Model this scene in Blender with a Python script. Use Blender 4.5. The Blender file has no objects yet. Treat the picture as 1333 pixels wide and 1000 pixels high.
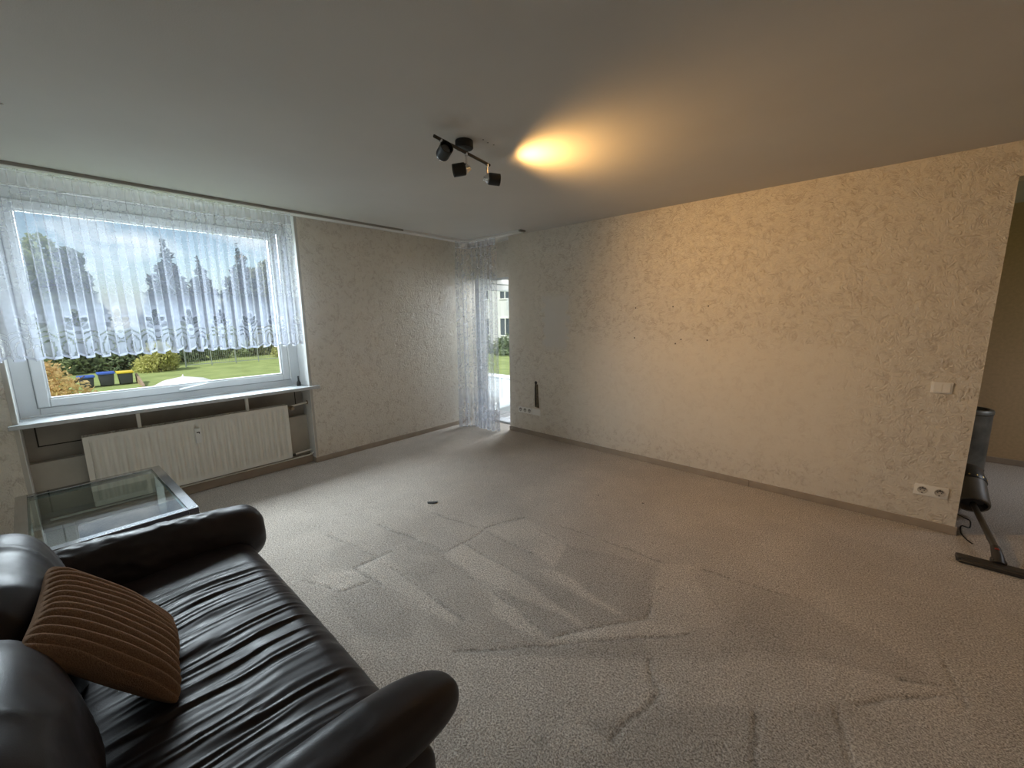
import bpy, bmesh, math, random
import numpy as np
from mathutils import Matrix, Vector
random.seed(7); RNG = np.random.default_rng(7)
PI = math.pi
S = bpy.context.scene
C = S.collection

# ------------------------------------------------------------------ camera
cam_d = bpy.data.cameras.new('camera'); cam = bpy.data.objects.new('camera', cam_d); C.objects.link(cam)
S.camera = cam
def cam_axes(yaw, pitch, roll):
    f = Vector((-math.sin(yaw)*math.cos(pitch), math.cos(yaw)*math.cos(pitch), -math.sin(pitch)))
    r = f.cross(Vector((0, 0, 1))).normalized(); u = r.cross(f)
    return math.cos(roll)*r+math.sin(roll)*u, -math.sin(roll)*r+math.cos(roll)*u, f
_r, _u, _f = cam_axes(math.radians(41.78), math.radians(9.60), math.radians(-.73))
CAM = Vector((4.3144, -3.9234, 1.5224))
cam.matrix_world = Matrix(((_r.x, _u.x, -_f.x, CAM.x), (_r.y, _u.y, -_f.y, CAM.y), (_r.z, _u.z, -_f.z, CAM.z), (0, 0, 0, 1)))
cam_d.sensor_fit = 'HORIZONTAL'; cam_d.sensor_width = 36.0; cam_d.lens = 36.0*526.1/1333.0
cam_d.clip_start = .02; cam_d.clip_end = 400

# ------------------------------------------------------------------ light and exposure
S.view_settings.view_transform = 'Standard'; S.view_settings.look = 'None'
S.view_settings.gamma = 1.0; S.view_settings.use_curve_mapping = False
S.view_settings.exposure = 0.0

W = bpy.data.worlds.new('world'); S.world = W; W.use_nodes = True
nt = W.node_tree; nt.nodes.clear()
out = nt.nodes.new('ShaderNodeOutputWorld'); bg = nt.nodes.new('ShaderNodeBackground')
sky = nt.nodes.new('ShaderNodeTexSky'); sky.sky_type = 'NISHITA'; sky.sun_disc = False
sky.sun_elevation = math.radians(35); sky.sun_rotation = math.radians(130); sky.air_density = 1.0; sky.dust_density = 1.5
sk = nt.nodes.new('ShaderNodeVectorMath'); sk.operation = 'SCALE'; sk.inputs['Scale'].default_value = 0.085
tc = nt.nodes.new('ShaderNodeTexCoord'); mp = nt.nodes.new('ShaderNodeMapping'); mp.inputs['Scale'].default_value = (1, 1, 2.6)
nz = nt.nodes.new('ShaderNodeTexNoise'); nz.inputs['Scale'].default_value = 3.2; nz.inputs['Detail'].default_value = 6; nz.inputs['Roughness'].default_value = .55
rp = nt.nodes.new('ShaderNodeValToRGB'); rp.color_ramp.elements[0].position = .47; rp.color_ramp.elements[1].position = .63
mx = nt.nodes.new('ShaderNodeMix'); mx.data_type = 'RGBA'; mx.inputs[7].default_value = (.92, .92, .94, 1)
nt.links.new(tc.outputs['Generated'], mp.inputs['Vector']); nt.links.new(mp.outputs[0], nz.inputs['Vector']); nt.links.new(nz.outputs['Fac'], rp.inputs['Fac'])
nt.links.new(sky.outputs[0], sk.inputs[0]); nt.links.new(sk.outputs[0], mx.inputs[6]); nt.links.new(rp.outputs[0], mx.inputs[0])
nt.links.new(mx.outputs[2], bg.inputs['Color']); bg.inputs['Strength'].default_value = 1.6
nt.links.new(bg.outputs[0], out.inputs[0])

def area_light(name, loc, target, sx, sy, power, col, spread=PI):
    d = bpy.data.lights.new(name, 'AREA'); d.shape = 'RECTANGLE'; d.size = sx; d.size_y = sy; d.energy = power; d.color = col; d.spread = spread
    o = bpy.data.objects.new(name, d); C.objects.link(o); o.location = loc
    o.rotation_euler = (Vector(target)-Vector(loc)).to_track_quat('-Z', 'Y').to_euler()
    return o
sun_d = bpy.data.lights.new('sun', 'SUN'); sun_d.energy = 3.8; sun_d.angle = math.radians(2); sun_d.color = (1, .95, .86)
sun = bpy.data.objects.new('sun', sun_d); C.objects.link(sun); sun.location = (20, -20, 30)
sun.rotation_euler = Vector((-.06, .66, -.75)).to_track_quat('-Z', 'Y').to_euler()
# area lights added outside the window, balcony door and hall window to boost daylight
area_light('window_fill', (-1.8, -3.2, 2.72), (2.3, -2.9, .4), 2.5, 1.4, 490, (.87, .935, 1.0))
area_light('door_fill', (.25, 1.5, 2.1), (.75, -1.2, .2), .9, 1.5, 95, (.90, .945, 1.0))
area_light('hall_fill', (7.3, 1.55, 2.0), (5.5, 1.15, 0), .9, .9, 4, (.92, .95, 1.0), 1.3)

# ------------------------------------------------------------------ materials
M = {}
def new_mat(name):
    m = bpy.data.materials.new(name); m.use_nodes = True; n = m.node_tree; n.nodes.clear()
    o = n.nodes.new('ShaderNodeOutputMaterial'); M[name] = m
    return m, n, o
def principled(n, o, col=(.8, .8, .8), rough=.5, metal=0., spec=.5):
    b = n.nodes.new('ShaderNodeBsdfPrincipled')
    b.inputs['Base Color'].default_value = (*col, 1); b.inputs['Roughness'].default_value = rough
    b.inputs['Metallic'].default_value = metal; b.inputs['Specular IOR Level'].default_value = spec
    n.links.new(b.outputs[0], o.inputs[0]); return b
def coords(n, scale=(1, 1, 1), kind='Object'):
    t = n.nodes.new('ShaderNodeTexCoord'); m = n.nodes.new('ShaderNodeMapping'); m.inputs['Scale'].default_value = scale
    n.links.new(t.outputs[kind], m.inputs['Vector']); return m.outputs[0]
def noise(n, v, scale, detail=3, rough=.5, dist=0.):
    t = n.nodes.new('ShaderNodeTexNoise'); t.inputs['Scale'].default_value = scale; t.inputs['Detail'].default_value = detail
    t.inputs['Roughness'].default_value = rough; t.inputs['Distortion'].default_value = dist
    if v is not None: n.links.new(v, t.inputs['Vector'])
    return t.outputs['Fac']
def ramp(n, v, stops):
    r = n.nodes.new('ShaderNodeValToRGB'); e = r.color_ramp.elements
    while len(e) < len(stops): e.new(.5)
    for i, (p, c) in enumerate(stops):
        e[i].position = p; e[i].color = (*c, 1) if len(c) == 3 else c
    n.links.new(v, r.inputs['Fac']); return r.outputs['Color']
def math_(n, op, a, b=None, clamp=False):
    m = n.nodes.new('ShaderNodeMath'); m.operation = op; m.use_clamp = clamp
    for i, x in enumerate((a, b)):
        if x is None: continue
        if isinstance(x, (int, float)): m.inputs[i].default_value = x
        else: n.links.new(x, m.inputs[i])
    return m.outputs[0]
def mixc(n, fac, a, b, blend='MIX'):
    m = n.nodes.new('ShaderNodeMix'); m.data_type = 'RGBA'; m.blend_type = blend
    for i, x in ((0, fac), (6, a), (7, b)):
        if isinstance(x, (int, float)): m.inputs[i].default_value = x
        elif isinstance(x, tuple): m.inputs[i].default_value = (*x, 1)
        else: n.links.new(x, m.inputs[i])
    return m.outputs[2]
def bump(n, h, strength, dist, b):
    k = n.nodes.new('ShaderNodeBump'); k.inputs['Strength'].default_value = strength; k.inputs['Distance'].default_value = dist
    n.links.new(h, k.inputs['Height']); n.links.new(k.outputs[0], b.inputs['Normal'])
def plain(name, col, rough=.5, metal=0., spec=.5, var=.06, vs=9., bs=0., bscale=60.):
    m, n, o = new_mat(name); b = principled(n, o, col, rough, metal, spec)
    v = coords(n); f = noise(n, v, vs, 4)
    d = tuple(c*(1-var*2) for c in col); e = tuple(min(1, c*(1+var)) for c in col)
    n.links.new(ramp(n, f, [(.3, d), (.7, e)]), b.inputs['Base Color'])
    if bs: bump(n, noise(n, v, bscale, 3), bs, .004, b)
    return m

def wallpaper(name, faded):
    m, n, o = new_mat(name); b = principled(n, o, (.7, .62, .52), .5)
    v = coords(n)
    big = noise(n, v, 9, 2, .5, .4)
    a = noise(n, v, 11, 3.0, .5, 2.2)                        # swirling brush strokes
    r = math_(n, 'SUBTRACT', 1, math_(n, 'MULTIPLY', math_(n, 'ABSOLUTE', math_(n, 'SUBTRACT', a, .5)), 10), True)
    k = noise(n, v, 22, 3, .55, 1.8)
    r2 = math_(n, 'SUBTRACT', 1, math_(n, 'MULTIPLY', math_(n, 'ABSOLUTE', math_(n, 'SUBTRACT', k, .53)), 13), True)
    dark = math_(n, 'MULTIPLY', r, math_(n, 'MULTIPLY', math_(n, 'SUBTRACT', noise(n, v, 14, 2, .5, .8), .44), 6.0), True)
    amt = None
    if faded:                                                  # where furniture stood the relief paper is pale and smooth
        s = n.nodes.new('ShaderNodeSeparateXYZ'); n.links.new(v, s.inputs[0])
        def band(x, lo, hi, w):
            p = n.nodes.new('ShaderNodeMapRange'); p.interpolation_type = 'SMOOTHSTEP'; n.links.new(x, p.inputs[0]); p.inputs[1].default_value = lo-w; p.inputs[2].default_value = lo+w
            q = n.nodes.new('ShaderNodeMapRange'); q.interpolation_type = 'SMOOTHSTEP'; n.links.new(x, q.inputs[0]); q.inputs[1].default_value = hi-w; q.inputs[2].default_value = hi+w
            return math_(n, 'SUBTRACT', p.outputs[0], q.outputs[0], True)
        wx = math_(n, 'ADD', s.outputs['X'], math_(n, 'MULTIPLY', big, .25)); wz = math_(n, 'ADD', s.outputs['Z'], math_(n, 'MULTIPLY', big, .05))
        f1 = math_(n, 'MULTIPLY', band(wx, 1.72, 4.45, .25), band(wz, .30, 1.30, .10))
        f2 = math_(n, 'MULTIPLY', band(wx, 1.46, 1.80, .03), band(wz, 1.15, 1.77, .07))
        f3 = math_(n, 'MULTIPLY', band(wx, .85, 1.35, .1), band(wz, 1.2, 2.6, .1))
        amt = math_(n, 'SUBTRACT', 1, math_(n, 'MAXIMUM', math_(n, 'MULTIPLY', f1, .68), math_(n, 'MAXIMUM', f2, math_(n, 'MULTIPLY', f3, .6))), True)
        dark = math_(n, 'MULTIPLY', dark, amt)
        r2 = math_(n, 'MULTIPLY', r2, amt)
    col = mixc(n, big, (.78, .72, .618), (.84, .79, .695))
    col = mixc(n, math_(n, 'MULTIPLY', dark, .50), col, (.52, .435, .345))
    col = mixc(n, math_(n, 'MULTIPLY', r2, .45), col, (.90, .85, .78))
    if faded: col = mixc(n, math_(n, 'MULTIPLY', f2, .6), col, (.70, .69, .67))
    n.links.new(col, b.inputs['Base Color'])
    rg = math_(n, 'SUBTRACT', .52, math_(n, 'MULTIPLY', r2, .27)); n.links.new(rg, b.inputs['Roughness'])
    h = math_(n, 'SUBTRACT', math_(n, 'MULTIPLY', r2, .8), dark)
    bump(n, h, .6, .006, b)
wallpaper('wallpaper', False); wallpaper('wallpaper_faded', True)
plain('ceiling_paint', (.64, .625, .60), .9, var=.025, vs=1.3, bs=.12, bscale=180)
plain('hall_wall', (.60, .45, .27), .8, var=.05, vs=40, bs=.25, bscale=120)
plain('white_paint', (.80, .80, .78), .55, var=.03)
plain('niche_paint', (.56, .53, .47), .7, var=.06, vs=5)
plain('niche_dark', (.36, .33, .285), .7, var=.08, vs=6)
plain('joint_dark', (.035, .03, .025), .8)
plain('pvc', (.68, .70, .71), .28, var=.015)
plain('gasket', (.30, .31, .32), .6)
plain('sill_stone', (.60, .63, .65), .25, var=.05, vs=30)
plain('skirting', (.40, .335, .27), .55, var=.07, vs=7)
plain('radiator_white', (.88, .86, .79), .35, var=.02)
plain('meter_white', (.86, .86, .83), .35, var=.01)
plain('black_plastic', (.02, .02, .022), .4, var=.05)
plain('matt_black', (.012, .012, .012), .5, var=.05)
plain('chrome', (.72, .72, .72), .12, 1., var=.02)
plain('chrome_table', (.55, .55, .55), .10, 1., var=.05)
plain('brass_dark', (.35, .27, .18), .4, .8)
plain('rail_white', (.82, .82, .80), .4, var=.02)
plain('rail_dark', (.33, .315, .29), .6, var=.05)
plain('socket_white', (.93, .91, .86), .35, var=.01)
plain('socket_well', (.62, .59, .54), .4)
plain('pin_dark', (.05, .045, .04), .5)
plain('cable_grey', (.55, .54, .52), .5)
plain('cavity', (.20, .165, .11), .9, var=.25, vs=60)
plain('steel_bin', (.19, .195, .18), .42, .5, var=.25, vs=7)
plain('vac_body', (.16, .14, .11), .45, var=.1)
plain('vac_dark', (.045, .04, .036), .4, var=.1)
plain('vac_tube', (.12, .11, .095), .3, .5)
plain('vac_red', (.25, .03, .02), .4)
plain('gold', (.75, .55, .2), .3, .9)
plain('screw_dark', (.05, .04, .035), .6)
plain('pile_scrap', (.035, .04, .045), .5)
plain('bark', (.16, .115, .08), .9, var=.2)
plain('bin_dark', (.05, .055, .06), .6)
plain('lid_blue', (.05, .13, .55), .45)
plain('lid_yellow', (.85, .62, .04), .45)
plain('wood_low', (.40, .29, .20), .8, var=.15)
plain('fence_metal', (.42, .46, .44), .5, .3)
plain('canvas_white', (.82, .82, .80), .8, var=.03)
plain('facade', (.74, .75, .76), .8, var=.03, vs=2)
plain('facade_frame', (.86, .86, .86), .5)
plain('roof_grey', (.25, .24, .23), .8)
plain('parapet', (.62, .66, .70), .7, var=.04)
plain('terrace_tile', (.55, .56, .56), .7, var=.06)
plain('hedge_dark', (.06, .09, .04), .8, var=.2)

# bulb: the one lamp that is on
m, n, o = new_mat('bulb_lit'); e = n.nodes.new('ShaderNodeEmission'); e.inputs[0].default_value = (1, .62, .26, 1); e.inputs[1].default_value = 30; n.links.new(e.outputs[0], o.inputs[0])
plain('bulb_off', (.10, .10, .10), .15)
# glass that lets daylight straight through and mirrors at grazing angles
def glass(name, tint, ior=1.5):
    m, n, o = new_mat(name); t = n.nodes.new('ShaderNodeBsdfTransparent'); t.inputs[0].default_value = (*tint, 1)
    g = n.nodes.new('ShaderNodeBsdfGlossy'); g.inputs['Roughness'].default_value = .01; g.inputs[0].default_value = (1, 1, 1, 1)
    f = n.nodes.new('ShaderNodeFresnel'); f.inputs[0].default_value = ior; ge = n.nodes.new('ShaderNodeNewGeometry')
    fac = math_(n, 'MULTIPLY', f.outputs[0], math_(n, 'SUBTRACT', 1, ge.outputs['Backfacing']))
    x = n.nodes.new('ShaderNodeMixShader'); n.links.new(fac, x.inputs[0]); n.links.new(t.outputs[0], x.inputs[1]); n.links.new(g.outputs[0], x.inputs[2]); n.links.new(x.outputs[0], o.inputs[0])
glass('window_glass', (.93, .96, .96)); glass('table_glass', (.80, .88, .86), 2.3)
m, n, o = new_mat('far_glass'); principled(n, o, (.08, .10, .12), .08, 0, .8)
# sheer lace: attribute 'lace' = how much thread there is
m, n, o = new_mat('lace'); a = n.nodes.new('ShaderNodeAttribute'); a.attribute_name = 'lace'
d = n.nodes.new('ShaderNodeBsdfDiffuse'); d.inputs[0].default_value = (.88, .90, .94, 1); t = n.nodes.new('ShaderNodeBsdfTranslucent'); t.inputs[0].default_value = (.60, .68, .88, 1)
x = n.nodes.new('ShaderNodeMixShader'); x.inputs[0].default_value = .17; n.links.new(d.outputs[0], x.inputs[1]); n.links.new(t.outputs[0], x.inputs[2])
tr = n.nodes.new('ShaderNodeBsdfTransparent'); y = n.nodes.new('ShaderNodeMixShader'); n.links.new(a.outputs['Fac'], y.inputs[0]); n.links.new(tr.outputs[0], y.inputs[1]); n.links.new(x.outputs[0], y.inputs[2]); n.links.new(y.outputs[0], o.inputs[0])
# carpet: attribute 'nap' = which way the pile lies after vacuuming
m, n, o = new_mat('carpet'); b = principled(n, o, (.5, .45, .39), .95, 0, .1)
v = coords(n); a = n.nodes.new('ShaderNodeAttribute'); a.attribute_name = 'nap'
f1 = noise(n, v, 135, 3, .65); f2 = noise(n, v, 280, 2, .6); f3 = noise(n, v, 2.2, 3, .55)
sp = math_(n, 'ADD', math_(n, 'MULTIPLY', f1, .65), math_(n, 'MULTIPLY', f2, .35))
col = ramp(n, sp, [(.39, (.17, .143, .12)), (.5, (.51, .450, .392)), (.60, (.85, .79, .725))])
col = mixc(n, math_(n, 'MULTIPLY', f3, .28), col, (.45, .385, .31))
nv = math_(n, 'ADD', 1, math_(n, 'MULTIPLY', a.outputs['Fac'], .25))
hs = n.nodes.new('ShaderNodeVectorMath'); hs.operation = 'SCALE'; n.links.new(col, hs.inputs[0]); n.links.new(nv, hs.inputs['Scale'])
n.links.new(hs.outputs[0], b.inputs['Base Color']); bump(n, sp, .9, .012, b)
b.inputs['Sheen Weight'].default_value = .25; b.inputs['Sheen Roughness'].default_value = .5
# leather
m, n, o = new_mat('leather'); b = principled(n, o, (.022, .017, .016), .36, 0, .30); v = coords(n)
n.links.new(ramp(n, noise(n, v, 6, 4), [(.3, (.013, .0095, .0105)), (.7, (.027, .0195, .020))]), b.inputs['Base Color'])
vo = n.nodes.new('ShaderNodeTexVoronoi'); vo.inputs['Scale'].default_value = 420; n.links.new(v, vo.inputs['Vector'])
n.links.new(ramp(n, noise(n, v, 14, 4), [(.3, (.34,)*3), (.7, (.50,)*3)]), b.inputs['Roughness']); bump(n, vo.outputs['Distance'], .15, .001, b)
# plush
m, n, o = new_mat('plush'); b = principled(n, o, (.25, .12, .055), .95, 0, .1); v = coords(n)
f = noise(n, v, 320, 3, .7); n.links.new(ramp(n, f, [(.3, (.15, .092, .06)), (.7, (.32, .205, .135))]), b.inputs['Base Color']); bump(n, f, .9, .004, b)
b.inputs['Sheen Weight'].default_value = .5; b.inputs['Sheen Tint'].default_value = (.9, .6, .4, 1)
# outdoors
m, n, o = new_mat('lawn'); b = principled(n, o, (.2, .3, .06), .9, 0, .2); v = coords(n)
n.links.new(ramp(n, noise(n, v, .9, 6, .65), [(.3, (.24, .30, .11)), (.55, (.33, .40, .15)), (.75, (.42, .47, .20))]), b.inputs['Base Color'])
def leaf(name, c0, c1):
    m, n, o = new_mat(name); v = coords(n, kind='Object')
    c = ramp(n, noise(n, v, 2.5, 3), [(.3, c0), (.7, c1)])
    d = n.nodes.new('ShaderNodeBsdfDiffuse'); t = n.nodes.new('ShaderNodeBsdfTranslucent'); x = n.nodes.new('ShaderNodeMixShader'); x.inputs[0].default_value = .35
    for s in (d, t): n.links.new(c, s.inputs[0])
    n.links.new(d.outputs[0], x.inputs[1]); n.links.new(t.outputs[0], x.inputs[2]); n.links.new(x.outputs[0], o.inputs[0])
leaf('leaf_dark', (.15, .20, .12), (.30, .36, .21)); leaf('leaf_mid', (.24, .30, .16), (.42, .48, .26)); leaf('leaf_yellow', (.46, .46, .17), (.66, .64, .27))
leaf('leaf_orange', (.60, .38, .17), (.86, .70, .38)); leaf('leaf_conifer', (.05, .08, .065), (.11, .15, .115)); leaf('leaf_olive', (.22, .24, .14), (.38, .38, .22))

# ------------------------------------------------------------------ helpers
WM = {}
def tag(o, label=None, cat=None, group=None, kind=None):
    if label: o['label'] = label
    if cat: o['category'] = cat
    if group: o['group'] = group
    if kind: o['kind'] = kind
    return o
def thing(name, loc, label=None, cat=None, rotz=0., group=None, kind=None):
    o = bpy.data.objects.new(name, None); C.objects.link(o); o.empty_display_size = .05
    o.location = loc; o.rotation_euler = (0, 0, rotz)
    WM[o.name] = Matrix.Translation(Vector(loc)) @ Matrix.Rotation(rotz, 4, 'Z')
    return tag(o, label, cat, group, kind)
def finish(name, me, mat, parent=None, smooth=None, local=False):
    o = bpy.data.objects.new(name, me); C.objects.link(o)
    if isinstance(mat, str): mat = [mat]
    for k in mat: me.materials.append(M[k])
    if parent is not None:
        o.parent = parent; w = WM.get(parent.name, Matrix.Identity(4)); WM[o.name] = w
        if not local: me.transform(w.inverted())
    if smooth is not None:
        me.polygons.foreach_set('use_smooth', np.ones(len(me.polygons), bool))
        if smooth < 180: me.set_sharp_from_angle(angle=math.radians(smooth))
    me.update(); return o
def obj(name, bm, mat, parent=None, smooth=None, local=False):
    me = bpy.data.meshes.new(name); bmesh.ops.recalc_face_normals(bm, faces=bm.faces); bm.to_mesh(me); bm.free()
    return finish(name, me, mat, parent, smooth, local)
def gobj(name, verts, faces, mat, parent=None, smooth=180, local=False):
    me = bpy.data.meshes.new(name); verts = np.asarray(verts, float).reshape(-1, 3); faces = np.asarray(faces, np.int32)
    k = faces.shape[1]; me.vertices.add(len(verts)); me.vertices.foreach_set('co', verts.ravel())
    me.loops.add(faces.size); me.loops.foreach_set('vertex_index', faces.ravel())
    me.polygons.add(len(faces)); me.polygons.foreach_set('loop_start', np.arange(0, faces.size, k, dtype=np.int32))
    me.update(calc_edges=True); me.validate()
    return finish(name, me, mat, parent, smooth, local)
def gridf(nu, nv, wrap_u=False):
    i, j = np.meshgrid(np.arange(nu if wrap_u else nu-1), np.arange(nv-1), indexing='ij'); i2 = (i+1) % nu
    return np.stack([i*nv+j, i2*nv+j, i2*nv+j+1, i*nv+j+1], -1).reshape(-1, 4)
def B(): return bmesh.new()
def bx(bm, lo, hi, bev=0., seg=1, mat=0):
    r = bmesh.ops.create_cube(bm, size=1.); vs = r['verts']
    lo = Vector(lo); hi = Vector(hi); c = (lo+hi)/2; s = hi-lo
    for v in vs: v.co = Vector((v.co.x*s.x, v.co.y*s.y, v.co.z*s.z))+c
    if mat:
        for f in {f for v in vs for f in v.link_faces}: f.material_index = mat
    if bev:
        bmesh.ops.bevel(bm, geom=list({e for v in vs for e in v.link_edges}), offset=bev, segments=seg, affect='EDGES', profile=.5)
    return bm
def frame_of(d):
    d = Vector(d).normalized(); a = Vector((0, 0, 1)) if abs(d.z) < .9 else Vector((1, 0, 0))
    u = d.cross(a).normalized(); return u, d.cross(u), d
def tube(bm, pts, r, n=12, caps=True, closed=False):
    pts = [Vector(p) for p in pts]; rs = r if isinstance(r, (list, tuple)) else [r]*len(pts); rings = []
    u = None
    for i, p in enumerate(pts):
        d = (pts[min(i+1, len(pts)-1)]-pts[max(i-1, 0)]).normalized()
        if u is None: u, w, _ = frame_of(d)
        else: u = (u-d*u.dot(d)).normalized(); w = d.cross(u)
        rings.append([bm.verts.new(p+(u*math.cos(2*PI*k/n)+w*math.sin(2*PI*k/n))*rs[i]) for k in range(n)])
    for a, b in zip(rings, rings[1:]):
        for k in range(n): bm.faces.new((a[k], a[(k+1) % n], b[(k+1) % n], b[k]))
    if caps:
        bm.faces.new(list(reversed(rings[0]))); bm.faces.new(rings[-1])
    return bm
def lathe(bm, prof, origin, axis=(0, 0, 1), n=32):
    """prof = (radius, height) pairs turned about an axis"""
    u, w, d = frame_of(axis); o = Vector(origin); rings = []
    for r, h in prof:
        if r < 1e-6: rings.append([bm.verts.new(o+d*h)])
        else: rings.append([bm.verts.new(o+d*h+(u*math.cos(2*PI*k/n)+w*math.sin(2*PI*k/n))*r) for k in range(n)])
    for a, b in zip(rings, rings[1:]):
        for k in range(n):
            q = (k+1) % n
            if len(a) == 1 and len(b) == 1: continue
            if len(a) == 1: bm.faces.new((a[0], b[q], b[k]))
            elif len(b) == 1: bm.faces.new((a[k], a[q], b[0]))
            else: bm.faces.new((a[k], a[q], b[q], b[k]))
    return bm
def prism(bm, poly, lo, hi, axis=2):
    """extrude a polygon given in the two other axes"""
    def P(q, h):
        l = list(q); l.insert(axis, h); return bm.verts.new(l)
    a = [P(q, lo) for q in poly]; b = [P(q, hi) for q in poly]
    bm.faces.new(a); bm.faces.new(list(reversed(b)))
    for k in range(len(poly)):
        q = (k+1) % len(poly); bm.faces.new((a[k], b[k], b[q], a[q]))
    return bm
def smooth_path(p, k=6):
    p = [Vector(q) for q in p]; o = []
    for i in range(len(p)-1):
        a, b, c, d = p[max(i-1, 0)], p[i], p[i+1], p[min(i+2, len(p)-1)]
        for j in range(k):
            t = j/k; o.append(.5*((2*b)+(c-a)*t+(2*a-5*b+4*c-d)*t*t+(3*b-a-3*c+d)*t*t*t))
    return o+[p[-1]]
def vnoise(x, y, seed=0):
    """smooth value noise in numpy, 0..1"""
    r = np.random.default_rng(seed).random((256, 256)); x = np.asarray(x, float); y = np.asarray(y, float)
    xi = np.floor(x).astype(int); yi = np.floor(y).astype(int); fx = x-xi; fy = y-yi
    fx = fx*fx*(3-2*fx); fy = fy*fy*(3-2*fy); g = lambda a, b: r[a & 255, b & 255]
    return (g(xi, yi)*(1-fx)+g(xi+1, yi)*fx)*(1-fy)+(g(xi, yi+1)*(1-fx)+g(xi+1, yi+1)*fx)*fy
def sstep(x, a, b):
    t = np.clip((x-a)/(b-a), 0, 1); return t*t*(3-2*t)

# ------------------------------------------------------------------ floor: carpet with the lanes left by vacuuming
NAP=[
(0.8,[(2.39,-2.46),(2.37,-2.27),(2.85,-2.28),(3.16,-2.33),(3.41,-2.37),(3.4,-2.38),(3.18,-2.4),(2.84,-2.44),(2.52,-2.46)]),
(0.9,[(2.36,-2.53),(2.4,-2.47),(2.81,-2.49),(3.05,-2.49),(3.29,-2.55),(3.27,-2.58),(2.99,-2.61),(2.51,-2.65)]),
(0.6,[(2.4,-2.03),(2.47,-1.74),(2.9,-1.8),(3.01,-2.09),(2.82,-2.05)]),
(0.9,[(2.93,-2.17),(3.02,-2.1),(3.54,-2.17),(3.51,-2.19),(3.1,-2.19)]),
(0.9,[(3.3,-2.61),(3.3,-2.55),(3.43,-2.37),(3.6,-2.12),(3.79,-2.04),(3.8,-2.07),(3.63,-2.26),(3.32,-2.59)]),
(-0.7,[(3.33,-2.59),(3.63,-2.27),(3.71,-2.35),(3.34,-2.66),(3.08,-2.86),(3.03,-2.89),(3.3,-2.62)]),
(0.55,[(3.05,-2.92),(3.34,-2.66),(3.72,-2.36),(3.83,-2.6),(3.75,-2.81),(3.38,-3.13)]),
(-0.7,[(2.84,-2.44),(3.01,-2.42),(3.18,-2.4),(3.41,-2.38),(3.3,-2.53),(3.05,-2.48)]),
(-0.7,[(2.85,-2.28),(3.1,-2.22),(3.52,-2.18),(3.42,-2.36),(3.18,-2.33)]),
(-0.6,[(2.92,-1.82),(3.46,-1.67),(3.6,-2.11),(3.54,-2.17),(3.01,-2.09)]),
(0.6,[(3.61,-2.1),(3.47,-1.63),(3.62,-1.52),(3.91,-1.94),(3.79,-2.03)]),
(-0.5,[(2.71,-2.8),(2.99,-2.61),(3.28,-2.59),(3.3,-2.62),(3.02,-2.9),(2.82,-2.88)]),
(0.7,[(1.94,-3.08),(2.08,-2.89),(2.25,-2.88),(2.22,-3.04),(2.07,-3.11)]),
(0.7,[(2.08,-2.87),(2.1,-2.66),(2.27,-2.71),(2.89,-2.74),(2.89,-2.79),(2.52,-2.83),(2.33,-2.87)]),
(-0.5,[(2.19,-3.1),(2.27,-2.88),(2.65,-2.88),(2.81,-2.99),(2.61,-3.12)]),
(0.5,[(2.59,-3.19),(2.59,-3.14),(2.72,-3.09),(2.87,-3.09),(2.72,-3.22)]),
(-0.5,[(1.74,-2.5),(2.33,-2.41),(2.38,-2.47),(2.25,-2.56),(1.97,-2.61)]),
(-0.4,[(1.63,-2.81),(2.09,-2.73),(2.06,-2.88),(1.93,-3.0)]),
(-0.4,[(2.31,-2.72),(2.39,-2.46),(2.84,-2.51),(2.97,-2.6),(2.9,-2.73)]),
(-0.5,[(3.82,-2.5),(3.75,-2.78),(3.76,-2.93),(4.12,-2.61),(4.06,-2.34),(3.86,-2.53)]),
(-0.6,[(3.52,-2.96),(3.56,-2.89),(3.58,-2.97)]),
(-0.5,[(3.62,-2.79),(3.73,-2.71),(3.78,-2.61),(3.75,-2.79),(3.66,-2.8)]),
(0.5,[(3.75,-2.32),(4.01,-2.12),(4.06,-2.34),(3.86,-2.52),(3.81,-2.48)]),
(-0.5,[(3.95,-1.48),(4.16,-1.46),(4.52,-1.56),(4.67,-1.69),(4.54,-1.77),(4.18,-1.89),(3.93,-2.14)]),
(0.5,[(3.86,-2.24),(4.27,-1.88),(4.54,-1.78),(4.71,-1.71),(4.41,-2.0),(3.93,-2.46)]),
(-0.5,[(3.93,-2.48),(4.36,-2.1),(4.42,-2.32),(4.0,-2.68)]),
(0.3,[(4.41,-2.03),(4.7,-1.73),(4.73,-1.77),(4.76,-2.02),(4.42,-2.31)]),
]
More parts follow.
